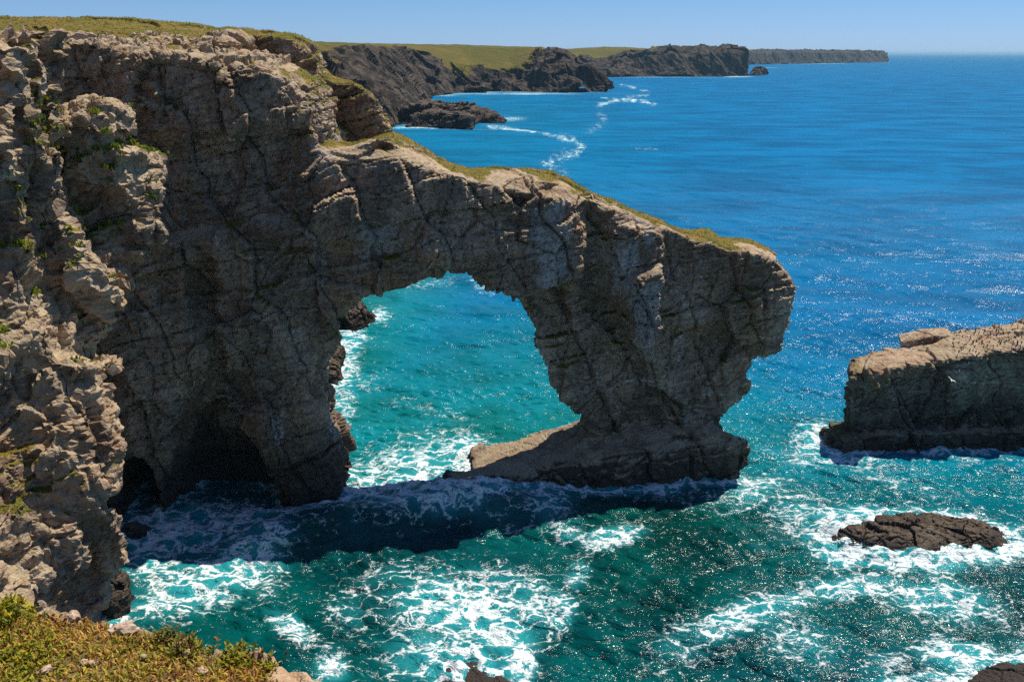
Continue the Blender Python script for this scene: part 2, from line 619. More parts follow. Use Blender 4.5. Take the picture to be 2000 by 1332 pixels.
# headwall of the bay on the left: a lower rib plus the full-height columns nearer the viewer
BUT = Plane(49.0 + 28.3 * 4.2 - 0.7 * 41, 4.2, 0.7)     # runs away from the viewer, faces right
but = [(-260, None, -3.0), (-260, 50), (-40, 62), (30, 66), (66, 62), (96, 78), (108, 130), (122, 190), (134, 262), (160, 222), (190, 196), (222, 204), (232, 222), (242, 250), (262, 285), (272, 340),
       (268, 400), (262, 470), (248, 540), (236, 592), (222, 650), (212, 705), (204, 800), (198, 900), (194, 960), (200, 1010), (212, 1100), (222, None, -3.0)]
S.slab(but, BUT, (-12.5, 6.0, 0))
S.plan([(-120, 30), (-40, 36), (-37.5, 48), (-40, 60), (-46, 68), (-46, 82), (-120, 82)], -3.0, lambda x, y: 42.0 + 0.03 * max(0, y - 50))
V, Q = S.fuse(0.5, 4, 1)


def clip(V, Q, keep):
    Q = Q[keep[Q].all(1)]
    used = np.unique(Q)
    idx = np.full(len(V), -1)
    idx[used] = np.arange(len(used))
    return V[used], idx[Q]


# carved relief on the shaded face (amounts in metres towards the viewer)
RELIEF = [
    ([(640, 300), (790, 300), (960, 350), (1140, 392), (1150, 480), (1128, 556), (1000, 600), (930, 560), (840, 500), (700, 470), (560, 480), (470, 420)], 1.3, 0.7),
    ([(985, 590), (1130, 560), (1200, 600), (1260, 700), (1300, 850), (1110, 900), (1000, 640)], -2.0, 0.9),
    ([(1150, 410), (1200, 420), (1190, 560), (1235, 700), (1180, 640), (1130, 545), (1150, 470)], -1.6, 0.5),
    ([(1196, 548), (1290, 515), (1292, 640), (1264, 722), (1238, 690)], 1.9, 0.4),
    ([(1190, 430), (1300, 460), (1290, 515), (1196, 545), (1172, 500)], 0.7, 0.5),
    ([(1300, 460), (1345, 478), (1345, 560), (1300, 540)], -0.9, 0.4),
    ([(1290, 640), (1450, 650), (1500, 700), (1430, 810), (1270, 800)], -1.2, 0.8),
    ([(1120, 822), (1400, 800), (1420, 846), (1290, 866), (1160, 884)], -0.7, .3),
    ([(230, 100), (420, 120), (545, 145), (590, 210), (590, 235), (400, 262), (280, 270)], 0.9, 0.5),
    ([(280, 275), (600, 240), (560, 420), (320, 470)], -1.5, 0.6),
    ([(385, 480), (415, 490), (420, 620), (440, 700), (420, 735), (365, 600)], -2.0, 0.5),
    ([(420, 735), (470, 745), (545, 960), (500, 900), (440, 800), (380, 810), (350, 850)], -2.2, 1.0),
    ([(425, 830), (640, 690), (640, 760), (650, 960), (560, 985), (500, 860)], 0.8, 0.8),
    ([(240, 700), (420, 640), (400, 800), (300, 870), (230, 880)], 0.9, 1.0),
    ([(100, 80), (225, 95), (240, 200), (150, 260)], -1.0, 1.0),
]
pd = (V[:, 1] - (WALL.y0 + WALL.kx * V[:, 0] + WALL.kz * V[:, 2]))
front = (1 - sstep(pd, 0.8, 3.5)) * (V[:, 0] > -42)
for poly, amt, soft in RELIEF:
    P2 = [WALL.hit(*p)[[0, 2]] for p in poly]
    wgt = sstep(poly_sd(V[:, 0], V[:, 2], P2), -soft, soft) * front
    V += WALL.n[None, :] * (amt * wgt)[:, None]
# upright ribs on the bay's side wall
bd = V[:, 1] - (BUT.y0 + BUT.kx * V[:, 0] + BUT.kz * V[:, 2])
onbut = (1 - sstep(np.abs(bd), 3.0, 8.0)) * (V[:, 1] < 66) * (V[:, 0] < -18)
R = V * np.array([0.0, 0.27, 0.035]) + 0.5 * np.stack([0 * V[:, 0], fbm(V, 0.13, 3, 71), 0 * V[:, 0]], 1)
rib = fbm(R, 1.0, 3, 77, 0.55)
f1, f2, h, tl = voro(np.stack([0 * V[:, 0] + 0.5, V[:, 1] / 3.2 + 0.5 * fbm(V, 0.2, 2, 3), V[:, 2] / 11.0 + 0.4 * fbm(V, 0.15, 2, 5)], 1), 12)
V += BUT.n[None, :] * ((0.5 * rib + 1.1 * (h - 0.5) + 1.6 * tl - 0.4 * (1 - sstep(f2 - f1, 0, 0.08))) * onbut)[:, None]
V, Q = S.fuse(0.31, 2, 1, given=(V, Q))
V, Q = clip(V, Q, (V[:, 2] > -1.8) & (V[:, 1] < 104) & (V[:, 0] > -64) & ~((V[:, 0] < -44) & (V[:, 2] < 34)) & ~((V[:, 1] > 95) & (V[:, 2] < 25)) & ~((V[:, 1] < 40) & (V[:, 2] < 10)))
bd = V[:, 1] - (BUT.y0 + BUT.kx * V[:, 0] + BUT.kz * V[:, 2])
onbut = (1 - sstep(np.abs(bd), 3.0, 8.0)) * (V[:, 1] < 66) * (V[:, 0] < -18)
rimz = (V[:, 2] > 36) * (V[:, 0] < -20) * (1 - sstep(V[:, 1], 84, 87))
for poly, amt, soft in [
        ([(-30, 80), (42, 95), (46, 450), (-30, 470)], 1.3, .35), ([(46, 70), (66, 60), (80, 480), (48, 480)], -1.4, .3), ([(62, 45), (104, 62), (112, 270), (66, 280)], 1.0, .3),
        ([(104, 280), (150, 270), (165, 560), (110, 560)], -1.3, .4), ([(158, 200), (250, 205), (262, 262), (160, 268)], .8, .3), ([(180, 290), (300, 300), (292, 500), (245, 620), (190, 560)], 1.3, .5),
        ([(70, 540), (190, 560), (225, 700), (120, 690)], -1.6, .5), ([(100, 700), (240, 720), (226, 960), (150, 980)], 1.1, .6), ([(40, 780), (100, 760), (130, 1100), (50, 1160)], -0.7, .8),
        ([(-40, 500), (60, 480), (80, 700), (-40, 720)], .9, .5), ([(130, 1000), (215, 980), (214, 1190), (140, 1190)], .8, .4)]:
    P2 = [BUT.hit(*p)[[1, 2]] for p in poly]
    V += BUT.n[None, :] * (amt * sstep(poly_sd(V[:, 1], V[:, 2], P2), -soft, soft) * onbut)[:, None]
V = rock_shape(V, Q, 1.0, 0.85 - 0.05 * onbut, 1.0 + 0.8 * onbut + 1.0 * rimz, 3, bed=1.25 - 0.55 * onbut, calm=0.75 - 0.55 * rimz)
N = normals(V, Q)
flat = sstep(N[:, 2], 0.45, 0.75)
nz = fbm(V, 0.18, 3, 91)
plate = sstep(V[:, 1] + 3 * nz, 84.0, 88.0) * (V[:, 2] > 38) * (V[:, 0] < -20)
plate = plate * sstep(N[:, 2], .35, .65)
plate = np.maximum(plate, sstep(V[:, 1] + 6 * nz, 62, 72) * (V[:, 2] > 41.5) * (V[:, 0] < -47))
archtop = flat * (V[:, 0] > -19) * (V[:, 2] > 12) * sstep(0.3 + 1.3 * nz + 0.16 * (V[:, 1] - 80.5 - .13 * V[:, 0]), 0.0, 0.5)
ledge = (flat + .6 * onbut * sstep(N[:, 2], .2, .5)) * (V[:, 0] < -18) * (V[:, 2] > 16) * sstep(fbm(V, 0.35, 3, 95), 0.0, 0.35)
slope = sstep(N[:, 2], 0.4, 0.65) * (V[:, 0] > -24) * (V[:, 0] < -8) * (V[:, 1] > 84.5) * (V[:, 2] > 22) * 0.9
turf = np.clip(plate + archtop + 0.8 * ledge + slope, 0, 1)
tan = np.clip(onbut + sstep(V[:, 0], -34, -38) * 0 + 0.5 * rimz, 0, 1) * sstep(fbm(V, .12, 3, 19), -.35, .1)  # tan limestone mask; its paleness also paints in sunlight the wall lacks
pale = np.zeros(len(V))
pn = fbm(V * [1, 1, .5], 0.9, 4, 88)
for poly in [[(1188, 470), (1250, 462), (1240, 530), (1205, 560), (1185, 545)], [(1228, 550), (1286, 530), (1286, 640), (1262, 715), (1242, 690)], [(1250, 440), (1275, 438), (1270, 480), (1255, 478)],
             [(1040, 400), (1110, 380), (1125, 540), (1060, 560), (1030, 480)], [(605, 250), (640, 250), (660, 330), (620, 360)], [(885, 480), (905, 482), (910, 515), (895, 515)], [(690, 440), (780, 420), (800, 500), (700, 520)]]:
    P2 = [WALL.hit(*p)[[0, 2]] for p in poly]
    pale = np.maximum(pale, sstep(poly_sd(V[:, 0], V[:, 2], P2) + 1.3 * pn, -.2, .9) * (V[:, 1] < 86))
top = np.clip(sstep(N[:, 2], 0.25, 0.6) * np.maximum(sstep(V[:, 2], 6, 12), (V[:, 0] > -6) * sstep(V[:, 2], .8, 1.6)), 0, 1)


def cut(name, mask_face):
    q = Q[mask_face]
    used = np.unique(q)
    idx = np.full(len(V), -1)
    idx[used] = np.arange(len(used))
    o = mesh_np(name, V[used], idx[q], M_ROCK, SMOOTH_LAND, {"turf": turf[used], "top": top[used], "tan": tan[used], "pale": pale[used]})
    o.data.normals_split_custom_set_from_vertices(N[used]) if SMOOTH_LAND else None
    return o


fx = V[Q].mean(1)
is_arch = (fx[:, 0] > -14.6) & (fx[:, 1] < 86.8 + 0.13 * fx[:, 0])
is_foot = is_arch & (fx[:, 2] < 5.2 + 0.27 * (fx[:, 0] - 7.0) + 0.35 * np.sin(fx[:, 0] * 1.7))
is_arch &= ~is_foot
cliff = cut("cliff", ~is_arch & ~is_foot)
tag(cliff, "tall grey brown limestone sea cliff with grassy top and a dark cave at its foot", "cliff", kind="structure")
arch = cut("rock_arch", is_arch)
foot = cut("foot", is_foot)
foot.parent = arch
foot["label"] = "low tilted ledge of wet rock under the arch's outer leg"
tag(arch, "great natural limestone arch with grassy crest standing in the sea", "rock arch")

# ------------------------------------------------------------------ free-standing rocks
ROCKS = [V]


def lump(name, label, cat, solid, voxel, mat, big=0.5, blocks=0.6, fine=0.7, seed=0, smooth=5, sub=1, group=None, turf_min=None, scale=1.0, calm=0.15):
    V, Q = solid.fuse(voxel, smooth, sub)
    V = rock_shape(V / scale, Q, big, blocks, fine, seed, calm=calm) * scale
    ROCKS.append(V)
    N = normals(V, Q)
    f = sstep(N[:, 2], 0.4, 0.75)
    at = {"top": f * 0.8 * sstep(V[:, 2], 0.8 * scale, 2.5 * scale), "turf": (f * (V[:, 0] < turf_min) * 0.5) if turf_min else f * 0}
    o = mesh_np(name, V, Q, mat, False, at)
    return tag(o, label, cat, group)


s = Solid()
STK = Plane(86.0, 0.05, 0.06)
s.slab([(1650, None, -3), (1660, 800), (1666, 740), (1676, 730), (1720, 720), (1800, 709), (1880, 697), (1930, 690), (2010, 678), (2150, 650), (2300, 660), (2330, None, -3)], STK, (1.0, 4.5, 0.2))
s.slab([(1632, None, -3), (1636, 880), (1650, 862), (1720, 850), (2000, 842), (2300, 840), (2330, None, -3)], Plane(85.0, 0.05, 0.02), (0, 6, 0))
s.slab([(1840, 708), (1870, 694), (1920, 679), (2010, 661), (2150, 628), (2150, 700)], Plane(89.0, 0.05, 0.06), (0, 4, 0.8))
lump("sea_stack", "long flat-topped rock stack in the sea right of the arch, crowded with seabirds", "sea stack", s, 0.3, M_ROCK, 0.5, 1.1, 1.3, 21, turf_min=37.5, calm=0.6)


def blob(pts_px, z_top, s=None, z0=-1.2, jitter=0.25, seed=0, grow=1.0):
    """low rock from its waterline traced on the sea plane, rising by rings to z_top"""
    r = np.random.default_rng(seed)
    P = np.array([at_z(*p)[:2] for p in pts_px])
    c = P.mean(0)
    P = c + (P - c) * grow
    s = s or Solid()
    levels = [(1.08, z0), (1.0, 0.0), (0.86, z_top * 0.55), (0.62, z_top * 0.9), (0.3, z_top)]
    rings = []
    for k, z in levels:
        q = c + (P - c) * k
        rings.append([(x, y, z + r.uniform(-jitter, jitter) * (z > 0) * z_top * 0.5) for x, y in q])
    bm = s.bm
    vs = [[bm.verts.new(p) for p in ring] for ring in rings]
    n = len(P)
    fs = [bm.faces.new(vs[0]), bm.faces.new(list(reversed(vs[-1])))]
    for a_, b_ in zip(vs[:-1], vs[1:]):
        for i in range(n):
            j = (i + 1) % n
            fs.append(bm.faces.new((a_[i], a_[j], b_[j], b_[i])))
    bmesh.ops.recalc_face_normals(bm, faces=fs)
    bmesh.ops.triangulate(bm, faces=fs)
    return s


lump("skerry", "long low black barnacled rock awash in white foam at right", "rock",
     blob([(1628, 1050), (1640, 1075), (1720, 1082), (1800, 1090), (1880, 1088), (1955, 1082), (1968, 1068), (1950, 1045), (1880, 1030), (1790, 1018), (1700, 1025)], 1.5, seed=2, grow=1.14), 0.16, M_WET, 0.4, 0.8, 1.0, 34, scale=0.6)
lump("submerged_rock", "brown weedy rock just breaking the surface at the bottom of the picture", "rock",
     blob([(862, 1290), (850, 1345), (900, 1390), (1000, 1380), (1010, 1330), (960, 1300), (920, 1268)], 0.12, seed=3, jitter=.1), 0.1, M_WET, 0.25, 0.5, 0.7, 33, scale=0.2).location.z = -0.32
lump("corner_rock", "dark wet rock in breaking foam at the lower right corner", "rock",
     blob([(1880, 1345), (1900, 1310), (1960, 1300), (2060, 1300), (2080, 1370), (1950, 1390)], 0.6, seed=4), 0.12, M_WET, 0.4, 0.6, 0.8, 35, scale=0.4)
lump("cave_boulder", "black boulder in shaded surf in front of the sea cave", "boulder",
     blob([(232, 1045), (245, 1058), (290, 1058), (300, 1040), (270, 1030), (240, 1030)], 1.0, seed=5), 0.1, M_WET, 0.3, 0.5, 0.7, 36, scale=0.35)
lump("boulder", "squat dark boulder at the foot of the near lit cliff", "boulder",
     blob([(190, 1205), (222, 1218), (262, 1200), (268, 1175), (240, 1150), (200, 1160)], 3.0, seed=6), 0.12, M_WET, 0.4, 0.6, 0.8, 37, scale=0.5)
s = blob([(640, 640), (690, 648), (722, 640), (728, 628), (700, 608), (650, 600)], 2.6, seed=7)
lump("boulder_pile", "heap of broken boulders behind the arch's left leg", "boulder", s, 0.16, M_WET, 0.8, 1.6, 1.2, 38, scale=0.6)
lump("ledge_rock", "jagged wet black rocks at the back of the arch's left leg", "rock",
     blob([(625, 755), (648, 752), (662, 730), (668, 695), (650, 670), (625, 680)], 2.2, seed=8), 0.16, M_WET, 0.8, 1.4, 1.2, 39, scale=0.6)
# far rocks
s = Solid()
s.slab([(745, None, -3), (765, 232), (785, 212), (805, 203), (832, 198), (866, 199), (905, 208), (938, 217), (974, 227), (992, 236), (996, None, -3)], Plane(555.0, 0, .8), (-4, 26, -3))
s.slab([(790, None, -3), (800, 224), (850, 216), (900, 226), (930, 238), (935, None, -3)], Plane(532.0, 0, .8), (0, 30, 2))
lump("reef", "long dark rocky spur running out to sea below the far headland", "reef", s, 1.5, M_WET, 0.6, 1.0, 1.2, 41, scale=5.0)
s = Solid()
s.slab([(861, None, -2), (862, 232), (872, 225), (890, 222), (910, 225), (919, 231), (922, None, -2)], Plane(522.0, 0, .3), (0, 14, -1))
lump("islet", "small black block of rock in front of the far reef", "islet", s, 0.8, M_WET, 0.4, 0.8, 1.0, 42, scale=3.0)
lump("far_stack", "tiny dark wedge of rock off the second headland's tip", "sea stack",
     blob([(1462, 148), (1480, 148.6), (1500, 147), (1499, 145), (1485, 144.4), (1468, 146)], 15.0, seed=12), 2.0, M_WET, 0.6, 0.8, 1.0, 43, scale=8.0)

# ------------------------------------------------------------------ far headlands (lofted from the waterline to the grass behind)
def land_mat():
    m, nt, b = new_mat("headland_cover")
    k = NT(nt)
    c = k.coord()
    n1 = k.noise(c, 0.012, 5, .6)
    n2 = k.noise(c, 0.06, 6, .65)
    st = k.noise(k.coord((0.12, 0.12, 0.012)), 1.0, 6, .65)
    rock = k.mix(k.mapr(st, .38, .66), (0.026, 0.022, 0.02), (0.115, 0.092, 0.072))
    rock = k.mix(k.mapr(n2, .5, .75, 0, .7), rock, (0.045, 0.04, 0.038))
    g = k.mix(k.mapr(n1, .4, .6), (0.10, 0.095, 0.018), (0.15, 0.115, 0.03))
    g = k.mix(k.mapr(n2, .45, .7, 0, .7), g, (0.075, 0.085, 0.018))
    t = k.mapr(k.math('ADD', k.attr("turf"), k.math('MULTIPLY', k.math('SUBTRACT', n2, .5), .9)), .38, .62)
    k.put(b.inputs['Base Color'], k.mix(t, rock, g))
    b.inputs['Roughness'].default_value = .95
    b.inputs['Specular IOR Level'].default_value = .1
    k.put(b.inputs['Normal'], k.bump(k.math('ADD', k.math('MULTIPLY', st, 1.0), n2), .8, 6.0))
    return m


M_LAND = land_mat()


def loft(name, label, rails, nu, nv, amp, wl, seed, turf_rail):
    """rails: lists of (px, py, y) from the waterline up; resampled on px and lofted"""
    pxs = np.linspace(rails[0][0][0], rails[0][-1][0], nu)
    R = []
    for rl in rails:
        rl = np.array(rl, float)
        # each rail is parametrised on 0..1 by its own px range
        u = (rl[:, 0] - rl[0, 0]) / (rl[-1, 0] - rl[0, 0])
        t = np.linspace(0, 1, nu)
        px, py, yy = (np.interp(t, u, rl[:, i]) for i in range(3))
        R.append(np.array([at_y(a_, b_, c_) for a_, b_, c_ in zip(px, py, yy)]))
    R = np.array(R)
    R[0][:, 2] = -4.0
    m = len(rails)
    tv = np.linspace(0, m - 1, nv)
    i0 = np.minimum(tv.astype(int), m - 2)
    fr = (tv - i0)[:, None, None]
    G = R[i0] * (1 - fr) + R[i0 + 1] * fr          # nv, nu, 3
    V = G.reshape(-1, 3)
    idx = np.arange(nv * nu).reshape(nv, nu)
    Qd = np.stack([idx[:-1, :-1], idx[:-1, 1:], idx[1:, 1:], idx[1:, :-1]], -1).reshape(-1, 4)
    Nn = normals(V, Qd)
    tt = np.repeat(tv, nu)
    if not np.isscalar(turf_rail):
        turf_rail = np.tile(np.interp(pxs, *zip(*turf_rail)), nv)
    rockw = 1 - sstep(tt, turf_rail - 0.15, turf_rail + 0.5)
    P = V * np.array([1.0, 1.0, 0.25]) + np.stack([0.9 * V[:, 2], 0 * tt, 0 * tt], 1)
    d = amp * (1.0 * fbm(P, 1 / wl, 5, seed, ridged=True) + 0.25 * fbm(V, 3.0 / wl, 4, seed + 8)) * rockw
    f1, f2, h, off = voro(V * np.array([3.2, 3.2, 1.2]) / wl + 0.3 * fbm(V, 2 / wl, 2, 5)[:, None], seed)
    d += amp * (0.35 * (h - .5) + 0.35 * off) * rockw
    d += 0.10 * amp * fbm(V, 2.5 / wl, 4, seed + 20) * (1 - rockw)
    edge = np.minimum(1, tt / 0.1)
    V = V + Nn * d[:, None] * np.where(tt > m - 1.6, 0.3, 1)[:, None]
    turf = sstep(tt + 1.7 * fbm(V, 1.0 / wl, 5, seed + 3), turf_rail - .25, turf_rail + .35)
    o = mesh_np(name, V, Qd, M_LAND, False, {"turf": turf})
    return tag(o, label, "headland", kind="structure")


loft("headland", "nearest far headland with steep dark cliffs under grassy slopes",
     [[(147, 473, 200), (700, 262, 480), (765, 240, 585), (800, 216, 690), (835, 190, 930), (900, 181, 1010), (1000, 180, 1030), (1100, 181, 1010), (1194, 179, 1030)],
      [(140, 422, 202), (690, 262, 482), (765, 225, 590), (790, 205, 700), (830, 182, 940), (900, 176, 1020), (1000, 174, 1050), (1100, 174, 1025), (1190, 170, 1040)],
      [(54, 256, 210), (640, 200, 500), (700, 150, 640), (740, 140, 760), (800, 130, 990), (900, 138, 1060), (1000, 140, 1090), (1080, 128, 1060), (1130, 136, 1050), (1184, 150, 1045)],
      [(5, 131, 215), (560, 120, 520), (640, 104, 680), (720, 98, 820), (800, 97, 1060), (870, 102, 1120), (930, 118, 1130), (1000, 126, 1130), (1060, 110, 1110), (1100, 114, 1080), (1140, 138, 1065), (1182, 152, 1055)],
      [(-69, 90, 222), (520, 84, 560), (600, 88, 760), (700, 89, 900), (800, 91, 1100), (900, 93, 1200), (1000, 96, 1230), (1055, 95, 1180), (1072, 99, 1150), (1090, 114, 1130), (1130, 140, 1090), (1180, 155, 1070)],
      [(-144, 84, 240), (480, 84, 620), (600, 81, 900), (700, 85, 1060), (800, 86.5, 1250), (900, 88, 1350), (1000, 91, 1350), (1060, 92.5, 1250), (1072, 97, 1200), (1085, 118, 1160), (1125, 144, 1110), (1178, 160, 1085)],
      [(-438, 100, 330), (440, 90, 900), (600, 92, 1300), (800, 95, 1600), (1000, 100, 1600), (1060, 110, 1400), (1080, 130, 1250), (1120, 160, 1150), (1176, 178, 1100)]],
     1000, 230, 12.0, 55.0, 51, [(700, 2.8), (830, 2.8), (880, 2.3), (920, 1.9), (1040, 1.9), (1060, 2.4), (1080, 3.4), (1130, 3.6), (1150, 5.2), (1190, 5.2)])
loft("headland", "second headland farther out with dark sheer cliffs and a square end",
     [[(1060, 160, 1500), (1180, 152, 1690), (1300, 150.5, 1720), (1400, 150, 1740), (1459, 149, 1770)],
      [(1060, 155, 1520), (1180, 147, 1700), (1300, 146, 1730), (1400, 145, 1750), (1458, 144, 1775)],
      [(1050, 130, 1560), (1150, 126, 1720), (1200, 122, 1740), (1300, 112, 1750), (1400, 110, 1770), (1457, 108, 1785)],
      [(1040, 118, 1600), (1120, 118, 1750), (1180, 120, 1780), (1230, 112, 1790), (1270, 105, 1800), (1300, 101.5, 1800), (1380, 101, 1810), (1430, 101.5, 1815), (1456, 103, 1800)],
      [(1030, 104, 1800), (1100, 99, 1900), (1180, 95, 1950), (1240, 96, 1950), (1300, 99, 1900), (1380, 98.5, 1880), (1430, 100, 1860), (1455, 102, 1815)],
      [(1020, 103, 2000), (1100, 96.5, 2100), (1180, 92, 2200), (1220, 92.5, 2200), (1300, 97.5, 2050), (1380, 98, 1990), (1430, 99.8, 1930), (1455, 102, 1830)],
      [(1020, 118, 2300), (1200, 110, 2500), (1300, 110, 2400), (1400, 110, 2200), (1454, 130, 1900)]],
     600, 150, 13.0, 80.0, 61, [(1060, 2.6), (1200, 3.0), (1260, 3.2), (1300, 3.4), (1460, 4.0)])
loft("headland", "third and farthest headland, a low dark line tapering to a point on the horizon",
     [[(1440, 129, 3500), (1550, 126, 3850), (1650, 124, 4250), (1734, 122.5, 4500)],
      [(1440, 127, 3520), (1550, 124, 3870), (1650, 122, 4270), (1733, 121, 4510)],
      [(1440, 106, 3550), (1550, 105.5, 3900), (1650, 105, 4300), (1715, 106, 4520), (1731, 109, 4520)],
      [(1440, 103, 3650), (1550, 102.5, 4000), (1650, 102.3, 4400), (1700, 103, 4560), (1716, 105, 4560), (1724, 103, 4550), (1731, 108, 4530)],
      [(1430, 100.5, 4200), (1500, 99.5, 4400), (1560, 101, 4600), (1650, 101, 4800), (1700, 103, 4700), (1730, 110, 4560)],
      [(1430, 112, 5000), (1560, 112, 5200), (1650, 112, 5400), (1729, 118, 4700)]],
     300, 70, 14.0, 140.0, 67, 3.3)

# ------------------------------------------------------------------ the sea
def ocean_tile(n, L, lo, hi, wind, spread, seed, hs):
    """random sea of wavelengths lo..hi on an L metre tile; height and choppy offsets scaled to significant height hs"""
    r = np.random.default_rng(seed)
    k1 = np.fft.fftfreq(n, 1.0 / n) * 2 * np.pi / L
    kx, ky = np.meshgrid(k1, k1, indexing='ij')
    k = np.hypot(kx, ky)
    k[0, 0] = 1
    lam = 2 * np.pi / k
    dirn = (kx * wind[0] + ky * wind[1]) / k
    A = k ** -1.9 * (lam > lo) * (lam < hi) * np.abs(dirn) ** spread
    A[0, 0] = 0
    h = (r.normal(size=(n, n)) + 1j * r.normal(size=(n, n))) * A
    hh = np.real(np.fft.ifft2(h))
    dx = np.real(np.fft.ifft2(1j * kx / k * h))
    dy = np.real(np.fft.ifft2(1j * ky / k * h))
    g = hs / 4 / hh.std()
    return hh * g, dx * g, dy * g


def samp(T, L, x, y):
    n = T.shape[0]
    fx_, fy_ = (x / L * n) % n, (y / L * n) % n
    i, j = np.floor(fx_).astype(int) % n, np.floor(fy_).astype(int) % n
    u, v = fx_ - np.floor(fx_), fy_ - np.floor(fy_)
    i2, j2 = (i + 1) % n, (j + 1) % n
    return T[i, j] * (1 - u) * (1 - v) + T[i2, j] * u * (1 - v) + T[i, j2] * (1 - u) * v + T[i2, j2] * u * v


rr = [30.0]
while rr[-1] < 160:
    rr.append(rr[-1] * 1.0026)
while rr[-1] < 1500:
    rr.append(rr[-1] * 1.006)
while rr[-1] < 90000:
    rr.append(rr[-1] * 1.03)
rr = np.array(rr)
th = np.linspace(math.radians(-52), math.radians(52), 700)
RR, TH = np.meshgrid(rr, th, indexing='ij')
X, Y = (RR * np.sin(TH)).ravel(), (RR * np.cos(TH)).ravel()
r_ = RR.ravel()
Z = np.zeros_like(X)
DX, DY = np.zeros_like(X), np.zeros_like(X)
wind = (-0.35, -0.94)
for n_, L_, lo, hi, hs, far, spd, sd in ((256, 331.0, 14, 90, 1.0, 2500, 4, 1), (512, 157.0, 3.0, 14, 0.6, 420, 2, 2), (512, 47.0, 0.7, 3.0, 0.33, 150, 1, 3)):
    T = ocean_tile(n_, L_, lo, hi, wind, spd, sd, hs)
    near = r_ < far * 1.6
    f = (1 - sstep(r_[near], far * 0.5, far * 1.5))
    Z[near] += f * samp(T[0], L_, X[near], Y[near])
    DX[near] += -0.9 * f * samp(T[1], L_, X[near], Y[near])
    DY[near] += -0.9 * f * samp(T[2], L_, X[near], Y[near])
PX, PY = to_px(np.stack([X, Y, 0 * X], 1))
XY = np.stack([X, Y, 0 * X], 1)
near = r_ < 170
# the breaking wave in front of the arch
crest = np.array([at_z(*p)[:2] for p in [(430, 1065), (520, 1054), (640, 1034), (760, 1014), (880, 996), (980, 990), (1070, 1002), (1140, 1020)]])
hcrest = np.array([0.5, 1.3, 1.9, 2.0, 2.2, 2.2, 1.4, 0.4])
Xn, Yn = X[near], Y[near]
yc = np.interp(Xn, crest[:, 0], crest[:, 1])
hc = np.interp(Xn, crest[:, 0], hcrest, left=0.0, right=0.0) * sstep(Xn, crest[0, 0] - 3, crest[0, 0]) * (1 - sstep(Xn, crest[-1, 0], crest[-1, 0] + 3))
dd = Yn - yc + 0.5 * fbm(XY[near], 0.15, 3, 5)
prof = np.where(dd < 0, np.exp(-(dd / 2.2) ** 2), np.exp(-(dd / 4.5) ** 2))
Z[near] += hc * prof - 0.25 * hc * np.exp(-((dd + 5.0) / 3.0) ** 2)


def ell(cx, cy, rx, ry, a=0.0):
    """soft ellipse round a place on the sea given by picture position"""
    dx, dy = PX - cx, PY - cy
    ca, sa = math.cos(math.radians(a)), math.sin(math.radians(a))
    u, v = (dx * ca + dy * sa) / rx, (-dx * sa + dy * ca) / ry
    return np.exp(-(u * u + v * v) ** 1.3)


